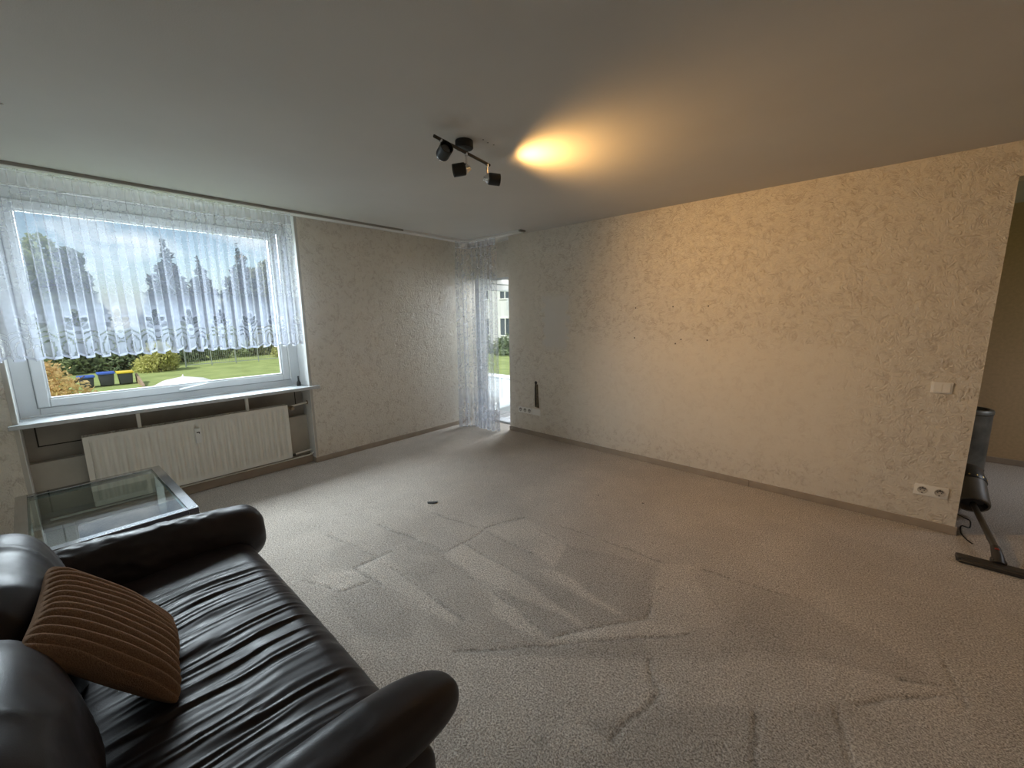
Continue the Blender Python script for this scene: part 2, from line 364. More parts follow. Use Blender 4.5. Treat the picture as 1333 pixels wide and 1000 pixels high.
NLINES=[
[(2.39,-2.46),(2.81,-2.49),(3.05,-2.49),(3.29,-2.55)],
[(2.37,-2.27),(2.85,-2.28)],
[(2.38,-2.05),(2.81,-2.05)],
[(2.64,-1.79),(2.92,-1.82)],
[(2.7,-1.66),(3.0,-1.62),(3.24,-1.61),(3.47,-1.6)],
[(2.36,-2.42),(2.38,-2.25),(2.34,-2.01),(2.45,-1.72)],
[(3.31,-2.54),(3.6,-2.11)],
[(3.3,-2.62),(3.52,-2.38),(3.8,-2.08)],
[(3.02,-2.9),(3.3,-2.62)],
[(3.57,-1.98),(3.6,-2.11)],
[(3.71,-2.35),(3.78,-2.46)],
[(1.82,-2.13),(2.28,-2.07)],
[(2.07,-2.88),(2.08,-2.65)],
[(2.23,-2.74),(2.9,-2.73)],
[(2.07,-2.88),(2.33,-2.87)],
[(2.22,-3.04),(2.25,-2.9)],
[(1.7,-2.51),(2.33,-2.41)],
[(1.56,-2.82),(2.09,-2.73)],
[(1.96,-3.14),(2.21,-3.05)],
[(3.76,-2.42),(3.81,-2.48),(3.78,-2.61),(3.75,-2.78)],
[(3.7,-1.51),(3.95,-1.48),(4.16,-1.46)],
[(4.36,-2.1),(4.42,-2.31)],
[(4.12,-2.33),(4.15,-2.55)],
[(4.7,-1.51),(4.73,-1.77)],
[(4.41,-2.01),(4.7,-1.73)],
[(4.54,-1.77),(4.67,-1.7)],
]

def in_poly(px, py, poly):
    c = np.zeros(px.shape, bool); k = len(poly)
    for i in range(k):
        x0, y0 = poly[i]; x1, y1 = poly[(i+1) % k]
        if y0 == y1: continue
        c ^= ((y0 > py) != (y1 > py)) & (px < (x1-x0)*(py-y0)/(y1-y0)+x0)
    return c
def seg_dist(px, py, a, b):
    ax, ay = a; dx, dy = b[0]-ax, b[1]-ay; t = np.clip(((px-ax)*dx+(py-ay)*dy)/(dx*dx+dy*dy), 0, 1)
    return np.hypot(px-ax-t*dx, py-ay-t*dy)
fx = np.linspace(0, 5.9, 591); fy = np.linspace(-4.7, 0, 471)
FX, FY = np.meshgrid(fx, fy, indexing='ij')
wx = FX+(vnoise(FX*7, FY*7, 1)-.5)*.03; wy = FY+(vnoise(FX*7, FY*7, 2)-.5)*.03
nap = np.zeros(FX.shape)
for val, poly in NAP:
    nap = np.where(in_poly(wx, wy, poly), val*.8, nap)
for k in range(2):                                            # soften the lane edges
    q = np.pad(nap, 1, mode='edge'); nap = (q[1:-1, 1:-1]*2+q[:-2, 1:-1]+q[2:, 1:-1]+q[1:-1, :-2]+q[1:-1, 2:])/6
groove = np.zeros(FX.shape)
for ln in NLINES:
    for a, b in zip(ln, ln[1:]):
        groove = np.maximum(groove, np.exp(-(seg_dist(wx, wy, a, b)/.0095)**2))
nap = nap-1.0*groove*(.4+.9*vnoise(FX*7, FY*7, 5))+(vnoise(FX*3, FY*3, 3)-.5)*.7+(vnoise(FX*11, FY*11, 4)-.5)*.4
fz = -.004*groove+.003*(vnoise(FX*30, FY*30, 6)-.5)+.001*nap
fz[0, :] = fz[-1, :] = 0; fz[:, -1] = fz[:, 0] = 0
floor = gobj('floor', np.stack([FX, FY, fz], -1), gridf(591, 471), 'carpet'); tag(floor, kind='structure')
at = floor.data.attributes.new('nap', 'FLOAT', 'POINT'); at.data.foreach_set('value', nap.ravel().astype(np.float32))
bm = B(); bx(bm, (-.36, -4.9, -.35), (6.9, .36, -.012)); o = obj('floor', bm, 'niche_dark'); o.name = 'floor_slab'; tag(o, kind='structure')
# carpet of hall, of window niche and of door recess
bm = B(); bx(bm, (3.3, -.001, -.3), (6.9, 2.3, 0)); bx(bm, (5.9, -4.9, -.3), (6.9, 0, 0)); o = obj('hall_floor', bm, 'carpet'); tag(o, kind='structure')
bm = B(); bx(bm, (-.36, -4.176, -.012), (0, -2.24, 0)); bx(bm, (-.1, -.001, -.011), (.77, .2, 0)); o = obj('niche_floor', bm, 'carpet'); tag(o, kind='structure')

# ------------------------------------------------------------------ shell
H = 2.5
bm = B(); bx(bm, (-.4, -4.95, H), (6.95, .36, H+.2)); bx(bm, (3.3, .36, H), (6.95, 2.45, H+.2)); o = obj('ceiling', bm, 'ceiling_paint'); tag(o, kind='structure')
# window wall (x = 0) with its niche
NR, NL = -2.24, -4.176
wl = thing('wall_left', (0, -2.4, 0), kind='structure')
bm = B(); bx(bm, (-.36, NR, 0), (0, .36, H)); bx(bm, (-.36, -4.95, 0), (0, NL, H)); obj('wall_surface', bm, 'wallpaper', wl)
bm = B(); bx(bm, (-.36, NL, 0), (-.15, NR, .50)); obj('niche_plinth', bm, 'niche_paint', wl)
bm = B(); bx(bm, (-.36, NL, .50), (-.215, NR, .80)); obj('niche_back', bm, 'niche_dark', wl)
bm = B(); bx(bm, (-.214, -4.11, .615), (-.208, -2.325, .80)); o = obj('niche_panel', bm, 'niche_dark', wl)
bm = B(); bx(bm, (-.215, -4.118, .607), (-.207, -2.317, .615)); bx(bm, (-.215, -4.118, .607), (-.207, -4.11, .80)); bx(bm, (-.215, -2.325, .607), (-.207, -2.317, .80)); obj('panel_joint', bm, 'joint_dark', wl)
bm = B(); bx(bm, (-.36, NL, 2.44), (-.17, NR, H)); obj('shutter_box', bm, 'white_paint', wl, 30)
for y0, y1 in ((NR-.004, NR), (NL, NL+.004)):
    bm = B(); bx(bm, (-.36, y0, 0), (.001, y1, H)); obj('reveal', bm, 'white_paint', wl)
for y0, y1 in ((NR, NR+.022), (NL-.022, NL)):               # painted edge strip round the niche
    bm = B(); bx(bm, (0, y0, .062), (.002, y1, H)); obj('edge_strip', bm, 'niche_paint', wl)
# wall to the right (y = 0)
wb = thing('wall_back', (0, 0, 0), kind='structure')
bm = B(); bx(bm, (.77, 0, 0), (1.2, .36, H)); bx(bm, (1.2, 0, 0), (4.86, .15, H)); bx(bm, (4.86, 0, 2.3), (6.9, .15, H)); obj('wall_surface', bm, 'wallpaper_faded', wb)
bm = B(); bx(bm, (-.1, .2, 2.02), (.77, .36, H)); obj('door_lintel', bm, 'wallpaper', wb)
bm = B(); bx(bm, (4.86, -.0015, 0), (4.862, .15, 2.3)); obj('edge_strip', bm, 'wallpaper', wb)
bm = B(); bx(bm, (-.4, -4.95, 0), (6.95, -4.7, H)); o = obj('wall_front', bm, 'wallpaper'); tag(o, kind='structure')
bm = B(); bx(bm, (5.9, -4.8, 0), (6.1, -1.2, H)); o = obj('wall_right', bm, 'wallpaper'); tag(o, kind='structure')
wh = thing('wall_hall', (5, 2.2, 0), kind='structure')
bm = B(); bx(bm, (3.3, 2.2, 0), (6.95, 2.4, H)); bx(bm, (3.2, .15, 0), (3.4, 2.4, H)); obj('wall_surface', bm, 'hall_wall', wh)
bm = B(); bx(bm, (6.7, -1.2, 0), (6.9, .7, H)); bx(bm, (6.7, 1.9, 0), (6.9, 2.3, H)); bx(bm, (6.7, .7, 0), (6.9, 1.9, .85)); bx(bm, (6.7, .7, 2.15), (6.9, 1.9, H)); bx(bm, (6.0, -1.3, 0), (6.9, -1.2, H)); obj('window_wall', bm, 'hall_wall', wh)
# skirtings
def skirting(name, boxes):
    bm = B()
    for lo, hi in boxes: bx(bm, lo, hi, .003)
    tag(obj(name, bm, 'skirting'), kind='structure')
skirting('baseboard_left', [((.001, NR-.006, 0), (.013, 0, .058)), ((-.15, NR-.012, 0), (.013, NR-.0045, .058)), ((.001, -4.7, 0), (.013, NL, .058))])
skirting('baseboard_niche', [((-.149, NL+.006, 0), (-.06, NR-.013, .075))])
skirting('baseboard_back', [((.765, -.013, 0), (3.62, -.001, .058)), ((3.623, -.013, 0), (4.873, -.001, .058)), ((4.863, -.0005, 0), (4.875, .15, .058))])
skirting('baseboard_hall', [((3.4, 2.187, 0), (6.7, 2.199, .06))])

# ------------------------------------------------------------------ window
win = thing('window_1', (-.2, -3.2, .83), kind='structure')
def ring(bm, x0, x1, y0, y1, z0, z1, wl_, wr, wb_, wt, bev=.004):
    bx(bm, (x0, y0, z0), (x1, y0+wl_, z1), bev); bx(bm, (x0, y1-wr, z0), (x1, y1, z1), bev)
    bx(bm, (x0, y0+wl_, z0), (x1, y1-wr, z0+wb_), bev); bx(bm, (x0, y0+wl_, z1-wt), (x1, y1-wr, z1), bev)
GY0, GY1, GZ0, GZ1 = -4.005, -2.418, .965, 2.285
bm = B(); ring(bm, -.31, -.225, NL+.004, NR-.004, .83, 2.44, .10, .085, .07, .085); obj('window_frame', bm, 'pvc', win)
bm = B(); ring(bm, -.295, -.208, -4.077, -2.345, .895, 2.36, .062, .062, .06, .065, .006); sash = obj('sash', bm, 'pvc', win)
bm = B(); ring(bm, -.262, -.222, -4.017, -2.406, .953, 2.297, .012, .012, .012, .012, .002); obj('glazing_bead', bm, 'pvc', sash)
bm = B(); ring(bm, -.2245, -.2235, -4.083, -2.339, .889, 2.366, .006, .006, .006, .006, 0); obj('seal', bm, 'gasket', win)
bm = B(); bx(bm, (-.254, -4.006, .964), (-.250, -2.417, 2.286)); obj('pane', bm, 'window_glass', sash)
h = B(); bx(h, (-.2085, -3.26, .905), (-.198, -3.225, .935), .003); bx(h, (-.199, -3.25, .912), (-.18, -3.235, .927), .003)
hd = obj('handle_base', h, 'pvc', sash)
h = B(); tube(h, [(-.185, -3.262, .917), (-.178, -3.225, .921), (-.176, -3.06, .948)], [.008, .009, .006], 10); obj('handle', h, 'pvc', sash, 60)
h = B(); bx(h, (-.224, -4.13, .828), (-.20, -2.30, .842), .003); obj('drip_strip', h, 'pvc', win)
bm = B(); bx(bm, (-.225, NL+.0045, .80), (.0024, NR-.0045, .83)); bx(bm, (.0024, -4.218, .80), (.055, -2.155, .83), .004, 2); obj('window_sill', bm, 'sill_stone', win)
for y in (-3.565, -2.80):
    bm = B(); bx(bm, (-.085, y-.012, .655), (-.06, y+.012, .80), .003); bx(bm, (-.21, y-.012, .78), (-.06, y+.012, .799), .003); obj('sill_bracket', bm, 'radiator_white', win)

# ------------------------------------------------------------------ balcony door in its recess
dr = thing('door_1', (.38, .26, 0), kind='structure')
bm = B(); ring(bm, .225, .30, -.08, .769, .012, 2.02, .06, .045, .06, .06); obj('door_frame', bm, 'pvc', dr)
bm = B(); ring(bm, .215, .29, -.02, .728, .075, 1.955, .085, .055, .10, .085, .006); ds = obj('door_leaf', bm, 'pvc', dr)
bm = B(); bx(bm, (.06, .248, .17), (.675, .252, 1.875)); obj('pane', bm, 'window_glass', ds)
bm = B(); bx(bm, (-.08, .20, 0), (.769, .36, .03), .004); obj('threshold', bm, 'sill_stone', dr)
bm = B(); bx(bm, (-.08, .198, 2.0), (.769, .226, 2.035), .004); obj('top_strip', bm, 'pvc', dr)
h = B(); bx(h, (.002, .203, .98), (.03, .2155, 1.14), .003); tube(h, [(.016, .205, 1.10), (.016, .17, 1.10), (.016, .165, 1.0)], .009, 10); obj('handle', h, 'pvc', ds, 60)

# ------------------------------------------------------------------ sofa (faces the wall to the right, back towards the left edge of the picture)
sofa = thing('sofa', (2.75, -3.85, 0), 'dark brown leather two-seat sofa with rolled armrests and a creased seat', 'sofa')
def ridge(n): return 1-np.abs(2*n-1)
def seat():
    nx, nt = 330, 120
    x = np.linspace(2.00, 3.46, nx)
    prof = [(-4.12, .405), (-3.9, .425), (-3.6, .435), (-3.49, .428)]
    for k in range(1, 10):
        a = k/9*PI/2*1.05; prof.append((-3.49+.105*math.sin(a), .323+.105*math.cos(a)))
    prof += [(-3.392, .25), (-3.40, .19), (-3.42, .15)]
    prof = np.array(prof); L = np.r_[0, np.cumsum(np.hypot(*np.diff(prof, axis=0).T))]
    t = np.linspace(0, L[-1], nt); py = np.interp(t, L, prof[:, 0]); pz = np.interp(t, L, prof[:, 1])
    dy = np.gradient(py, t); dz = np.gradient(pz, t); ny, nz_ = -dz, dy
    X, T = np.meshgrid(x, t, indexing='ij'); Y = np.broadcast_to(py, X.shape); Z = np.broadcast_to(pz, X.shape)
    q = X-.10*(Y+3.75)*sstep(X, 2.4, 3.3)+.04*(vnoise(X*3, T*3, 11)-.5)+.03*(vnoise(X*2, T*7, 12)-.5)
    w1 = ridge(vnoise(q*27, T*1.9+5, 13)); w2 = ridge(vnoise(q*46+T*2, T*3.4, 14)); w3 = vnoise(q*12-T*1.5, T*1.4, 15)
    mask = sstep(X, 2.17, 2.40)*(1-sstep(X, 3.15, 3.42)*.75)*(.25+.75*sstep(T, .12, .3))*(1-sstep(T, .60, .76)*.88)
    dsp = mask*(.0095*w1**1.7+.0052*w2**1.6+.006*w3-.009)
    crown = .012*np.sin(np.clip((X-2.03)/1.44, 0, 1)*PI)
    V = np.stack([X, Y+ny*dsp*1., Z+nz_*dsp+crown*(nz_ > .2)], -1)
    return gobj('seat_cushion', V, gridf(nx, nt), 'leather', sofa)
seat()
def cubesphere(k):
    s = np.linspace(-1, 1, k); a, b = np.meshgrid(s, s, indexing='ij'); one = np.ones_like(a); V = []; F = []; off = 0
    for ax in range(3):
        for sg in (-1, 1):
            p = [None]*3; p[ax] = one*sg; p[(ax+1) % 3] = a; p[(ax+2) % 3] = b*sg
            V.append(np.stack(p, -1).reshape(-1, 3)); F.append(gridf(k, k)+off); off += k*k
    V = np.concatenate(V); F = np.concatenate(F)
    key = np.round(V, 5); u, inv = np.unique(key, axis=0, return_inverse=True)
    return u/np.linalg.norm(u, axis=1, keepdims=True), inv.reshape(-1)[F]
def softbox(c, h, e=4., k=40):
    d, F = cubesphere(k); f = (np.abs(d)**e).sum(1)**(-1/e)
    return d, (d*f[:, None])*np.array(h)+np.array(c), F
def cushion(name, c, h, e, tilt, seed, amp):
    d, V, F = softbox((0, 0, 0), h, e, 56)
    n1 = ridge(vnoise(V[:, 0]*9+4*V[:, 2]+7, V[:, 2]*5-V[:, 0]*3+9, seed)); n2 = vnoise(V[:, 0]*4+3, V[:, 2]*4+V[:, 1]*3+8, seed+1)
    V = V+d*(amp*(n1**2)[:, None]+.014*(n2-.5)[:, None])
    R = np.array(Matrix.Rotation(tilt, 3, 'X')); V = V@R.T+np.array(c)
    return gobj(name, V, F, 'leather', sofa)
cushion('back_cushion', (2.42, -4.17, .585), (.36, .175, .245), 3.2, math.radians(12), 21, .010)
cushion('back_cushion', (3.12, -4.17, .585), (.34, .175, .245), 3.2, math.radians(12), 31, .008)
def arm(xc, tip, zc, rx, rz, sharp, seed, amp):
    na, nl = 64, 110
    s = np.linspace(0, 1, nl); back = -4.42; y = tip+(back-tip)*s
    D = np.abs(y-tip); rl = sharp
    f = np.where(D < rl, (1-np.clip(1-D/rl, 0, 1)**2.6)**(1/2.6), 1.); f = np.maximum(f, .02)
    a = np.linspace(-PI/2, 1.5*PI, na, endpoint=False); A, Sx = np.meshgrid(a, s, indexing='ij')
    ca, sa = np.cos(A), np.sin(A); e = 2.4; rr = (np.abs(ca)**e+np.abs(sa)**e)**(-1/e)
    Y = np.broadcast_to(y, A.shape); n_ = ridge(vnoise(Y*11+A*2.4+40, A*3.5-Y*13+40, seed)); m_ = vnoise(Y*5+30, A*2+9, seed+1)
    g = f*(1+.03*np.sin(Sx*PI))
    g = g*rr; k = amp*(n_**2-.4)*(.25+.75*sstep(np.abs(Y-tip), .12, .3))+.012*(m_-.5)
    V = np.stack([xc+(rx*g+k*f)*ca, Y, zc+.05*Sx+(rz*g+k*f)*sa-.02*np.clip(1-np.abs(Y-tip)/.25, 0, 1)], -1)
    o = gobj('armrest', V, gridf(na, nl, True), 'leather', sofa); return o
arm(1.962, -3.31, .437, .095, .138, .11, 41, .008)
arm(3.492, -3.28, .478, .09, .075, .25, 51, .001)
for x0, x1 in ((1.88, 2.03), (3.43, 3.57)):
    d, V, F = softbox(((x0+x1)/2, -3.92, .23), ((x1-x0)/2, .53, .20), 8, 24); gobj('arm_panel', V, F, 'leather', sofa)
d, V, F = softbox((2.755, -3.93, .17), (.90, .515, .11), 10, 30); gobj('base', V, F, 'leather', sofa)
d, V, F = softbox((2.755, -4.42, .46), (.80, .11, .34), 8, 30); gobj('back_frame', V, F, 'leather', sofa)
for x in (1.97, 3.55):
    for y in (-3.5, -4.4):
        bm = B(); lathe(bm, [(0, 0), (.022, 0), (.027, .07), (0, .07)], (x, y, 0)); obj('foot', bm, 'black_plastic', sofa, 40)
# seams: a thin welt along the front of the seat
bm = B(); tube(bm, [(1.93, -3.414, .165), (2.75, -3.409, .168), (3.62, -3.414, .165)], .006, 8); obj('front_welt', bm, 'leather', sofa, 180)

# ------------------------------------------------------------------ ribbed plush cushion leaning on the sofa back
def pillow():
    n_ = 150; s = np.linspace(-1, 1, n_); U, Vv = np.meshgrid(s, s, indexing='ij'); half = .2175
    def fat(U, V): return np.clip((1-U**2), 0, 1)**.42*np.clip((1-V**2), 0, 1)**.42
    sh = 1-.09*(1-(U*Vv)**2)*np.maximum(np.abs(U), np.abs(Vv))**6-.07*(U*Vv)**8      # blunt corners, sides pulled in
    T = fat(U, Vv)*.060
    ph = Vv*13.5*PI/1.0/2+.5*(vnoise(U*1.5+5, Vv*2+5, 61)-.5)*1.6+.25*np.sin(U*2)
    rib = np.abs(np.sin(ph))**.7*.019-.011
    fold = .010*(vnoise(U*2+9, Vv*3+4, 62)-.5)
    top = np.stack([U*half*sh, Vv*half*sh, T+(rib+fold)*np.clip(fat(U, Vv)*3, 0, 1)], -1)
    bot = np.stack([U*half*sh, Vv*half*sh, -T*.8], -1)
    V = np.concatenate([top.reshape(-1, 3), bot.reshape(-1, 3)]); F = gridf(n_, n_); F = np.concatenate([F, F[:, ::-1]+n_*n_])
    ez = Vector((.10, .80, .59)).normalized(); ex = Vector((.04, .59, -.81)); ex = (ex-ez*ex.dot(ez)).normalized(); ey = ez.cross(ex)
    R = np.array([ex, ey, ez]); V = V@R+np.array([2.722, -3.930, .613])
    o = gobj('throw_cushion', V, F, 'plush'); return tag(o, 'ribbed brown plush cushion leaning on the dark leather sofa', 'cushion')
pillow()

# ------------------------------------------------------------------ glass table
tb = thing('glass_table', (.96, -3.862, 0), 'low chrome-framed glass side table between sofa and radiator', 'table', rotz=math.radians(1.9))
a, b_, zt = .535, .345, .45
def lbox(name, boxes, mat, par, bev=.002):
    bm = B()
    for lo, hi in boxes: bx(bm, lo, hi, bev)
    return obj(name, bm, mat, par, None, True)
for nm, lo, hi in (('frame_bar', (-a, -b_, zt-.032), (a, -b_+.05, zt)), ('frame_bar', (-a, b_-.05, zt-.032), (a, b_, zt)), ('frame_bar', (-a, -b_+.05, zt-.032), (-a+.05, b_-.05, zt)), ('frame_bar', (a-.05, -b_+.05, zt-.032), (a, b_-.05, zt))):
    lbox(nm, [(lo, hi)], 'chrome_table', tb)
lbox('glass_top', [((-a+.0505, -b_+.0505, zt-.011), (a-.0505, b_-.0505, zt-.003))], 'table_glass', tb, 0)
lbox('glass_lip', [((-a+.044, -b_+.044, zt-.018), (-a+.058, b_-.044, zt-.0115)), ((a-.058, -b_+.044, zt-.018), (a-.044, b_-.044, zt-.0115)), ((-a+.058, -b_+.044, zt-.018), (a-.058, -b_+.058, zt-.0115)), ((-a+.058, b_-.058, zt-.018), (a-.058, b_-.044, zt-.0115))], 'chrome_table', tb, 0)
for sx in (-1, 1):
    for sy in (-1, 1):
        lbox('leg', [((min(sx*a, sx*(a-.045)), min(sy*b_, sy*(b_-.045)), 0), (max(sx*a, sx*(a-.045)), max(sy*b_, sy*(b_-.045)), zt-.0325))], 'chrome_table', tb)

# ------------------------------------------------------------------ radiator
rad = thing('radiator', (-.08, -3.18, .1), 'cream white ribbed panel radiator under the window sill', 'radiator')
RY0, RY1, RZ0, RZ1 = -3.89, -2.465, .108, .660
def rad_panel(xf, sgn):
    ny, nz_ = 420, 24; y = np.linspace(RY0, RY1, ny); z = np.r_[RZ0, RZ0+.02, np.linspace(RZ0+.03, RZ1-.03, nz_-4), RZ1-.02, RZ1]
    Y, Z = np.meshgrid(y, z, indexing='ij'); ph = ((Y-RY0-.03) % .05)/.05
    w = sstep(ph, .02, .36)-sstep(ph, .58, .92); inside = (Y > RY0+.03)*(Y < RY1-.03)
    vert = sstep(Z, RZ0+.025, RZ0+.055)*(1-sstep(Z, RZ1-.055, RZ1-.025))
    X = xf-sgn*.016*(1-w*1.)*inside*vert
    f = gridf(ny, len(z)); return np.stack([X, Y, Z], -1), f
V, F = rad_panel(-.03, 1); gobj('front_panel', V, F, 'radiator_white', rad, 60)
V, F = rad_panel(-.112, -1); gobj('back_panel', V, F[:, ::-1], 'radiator_white', rad, 60)
for y0, y1 in ((RY0-.004, RY0), (RY1, RY1+.004)):
    bm = B(); bx(bm, (-.115, y0, RZ0+.01), (-.029, y1, RZ1+.003), .001); obj('side_cover', bm, 'radiator_white', rad)
bm = B()
for x in (-.036, -.106): bx(bm, (x-.006, RY0, RZ1-.004), (x+.006, RY1, RZ1+.003))
for k in range(71): bx(bm, (-.1, RY0+k*.02+.004, RZ1-.003), (-.042, RY0+k*.02+.011, RZ1+.002))
obj('top_grille', bm, 'radiator_white', rad)
bm = B(); bx(bm, (-.1, RY0+.03, RZ0+.05), (-.05, RY1-.03, RZ1-.06)); obj('core', bm, 'niche_dark', rad)
bm = B(); bx(bm, (-.033, -3.228, .455), (-.004, -3.186, .588), .004, 2); mt = obj('heat_meter', bm, 'meter_white', rad, 40)
bm = B(); bx(bm, (-.0045, -3.218, .548), (-.003, -3.196, .557)); bx(bm, (-.0045, -3.202, .540), (-.003, -3.196, .548)); obj('display', bm, 'pin_dark', mt)
bm = B(); tube(bm, [(-.075, RY1+.003, .622), (-.075, RY1+.05, .622)], .016, 14); lathe(bm, [(.022, 0), (.022, .03), (.017, .045), (0, .045)], (-.075, RY1+.045, .622), (1, .2, -.15), 18); obj('valve', bm, 'brass_dark', rad, 50)
bm = B(); tube(bm, [(-.085, RY1+.045, .632), (-.095, NR-.005, .648)], .0095, 12); obj('supply_pipe', bm, 'radiator_white', rad, 60)
bm = B(); lathe(bm, [(.02, 0), (.02, .006), (0, .006)], (-.095, NR-.0046, .648), (0, -1, 0), 18); obj('pipe_rosette', bm, 'brass_dark', rad, 40)
bm = B(); tube(bm, [(-.075, RY1+.003, .12), (-.075, RY1+.045, .122)], .014, 14); obj('return_valve', bm, 'black_plastic', rad, 50)
bm = B(); tube(bm, [(-.08, RY1+.04, .122), (-.09, NR-.005, .13)], .009, 12); obj('return_pipe', bm, 'radiator_white', rad, 60)
bm = B(); tube(bm, [(-.052, NL+.05, .088), (-.052, NR-.05, .088), (-.052, NR-.02, .10), (-.06, NR-.005, .105)], .008, 10); obj('floor_pipe', bm, 'radiator_white', rad, 60)

# small bottle in the corner of the sill
bm = B(); lathe(bm, [(0, 0), (.019, 0), (.02, .006), (.019, .035), (.009, .055), (.0075, .09), (.009, .092), (.0085, .102), (0, .103)], (-.105, -2.305, .8302), n=20)
tag(obj('bottle', bm, 'matt_black', None, 50), 'tiny black bottle in the right corner of the window sill', 'bottle')

# ------------------------------------------------------------------ curtain rail on the ceiling, round the corner
rail = thing('curtain_rail', (.17, -2.4, H), 'white ceiling curtain rail running round the corner to the balcony door', 'curtain rail')
def rail_path(off, end_x, r=.14):
    p = [(off, -4.68), (off, -off-r)]
    cx, cy = off+r, -off-r
    for k in range(1, 9):
        t = k/8*PI/2; p.append((cx-r*math.cos(t), cy+r*math.sin(t)))
    p.append((end_x, -off)); return p
def sweep(name, o0, o1, z0, z1, mat, end_x, par):
    A, Bq = rail_path(o0, end_x, .16), rail_path(o1, end_x, max(.02, .16-(o1-o0)))
    V = []
    for (ax, ay), (bx_, by) in zip(A, Bq): V += [(ax, ay, z0), (bx_, by, z0), (bx_, by, z1), (ax, ay, z1)]
    F = []
    for i in range(len(A)-1):
        for k in range(4): F.append((i*4+k, i*4+(k+1) % 4, i*4+4+(k+1) % 4, i*4+4+k))
    F += [(0, 3, 2, 1), tuple(len(V)-4+k for k in range(4))]
    bm = B(); vs = [bm.verts.new(v) for v in V]
    for f in F: bm.faces.new([vs[i] for i in f])
    return obj(name, bm, mat, par)
sweep('rail_body', .125, .215, H-.024, H-.0005, 'rail_white', 1.13, rail)
bm = B(); bx(bm, (.2155, -4.68, H-.021), (.222, -1.15, H-.0005), .001); obj('dark_band', bm, 'rail_dark', rail)  # darker band along the rail front, ending short of the corner
bm = B(); bx(bm, (1.131, -.218, H-.022), (1.16, -.12, H-.0005), .004); obj('end_cap', bm, 'rail_dark', rail)

# ------------------------------------------------------------------ lace curtains
def lace_band(s, h, P, top):
    """floral border: 1 = dense thread, 0 = open; s along the cloth, h above the hem"""
    u = (s % P)-P/2; o = .46+.10*vnoise(s*60, h*60, 71)
    hole = np.zeros_like(u); solid = np.zeros_like(u)
    def ell(cx, cy, L, wd, ang):
        c, si = math.cos(ang), math.sin(ang); x = (u-cx)*si+(h-cy)*c; y = (u-cx)*c-(h-cy)*si
        return np.hypot((x-L/2)/(L/2), y/(wd/2))
    for k, a in enumerate((-1.15, -.75, -.32, .0, .32, .75, 1.15)):
        e = ell(0, top*.45, top*(.42 if k != 3 else .5), top*.15, a); hole = np.maximum(hole, (e < .82)*(.85 if k % 2 else .55)); solid = np.maximum(solid, (np.abs(e-1) < .16))
    r = np.hypot(u, h-top*.42); th = np.arctan2(u, h-top*.42); pet = top*.13*(.7+.3*np.abs(np.cos(3*th)))
    solid = np.maximum(solid, r < pet); hole = np.maximum(hole, (np.abs(r-pet*1.12) < .004)*.9); hole = np.where(r < pet, (r < top*.035)*.8, hole)
    for cx in (-P*.30, P*.30):
        for rr in (top*.10, top*.17, top*.24):
            q = np.hypot(u-cx, (h-top*.16)*.8); hole = np.maximum(hole, (np.abs(q-rr) < .0036)*(h < top*.5)*.9)
    hole = np.maximum(hole, (np.abs(np.hypot(u, h-.01)-top*.2) < .005)*.8)
    fade = 1-sstep(h, top*.72, top*1.35)
    return np.clip(np.where(solid > .5, .64, o)-hole*.36, .10, .9), fade
def lace_field(s, h, top, P, tape0, tape1):
    base = .24+.05*vnoise(s*90, h*90, 72)
    d = np.abs(((s+.035*np.sin(h*2*PI/.33+np.floor(s/.17)*2.1)) % .17)-.085); vine = np.clip(1-d/.005, 0, 1)
    lf = np.hypot((((s+.05*np.floor(h/.09)) % .12)-.06)/.02, ((h % .09)-.045)/.026); vine = np.maximum(vine, (np.abs(lf-.85) < .2)*.25*(vnoise(s*7, h*7, 74) > .62))
    base = base+(.16 if P > .38 else .03)*vine*(vnoise(s*9, h*9, 73) > .35)
    b_, fade = lace_band(s, h, P, top); o = base*(1-fade)+b_*fade
    o = np.where(h < .012, .85, o)
    o = np.where((h > tape0) & (h < tape1), .40, o); o = np.where((np.abs(h-tape0) < .005) | (np.abs(h-tape1) < .004), .9, o)
    return o
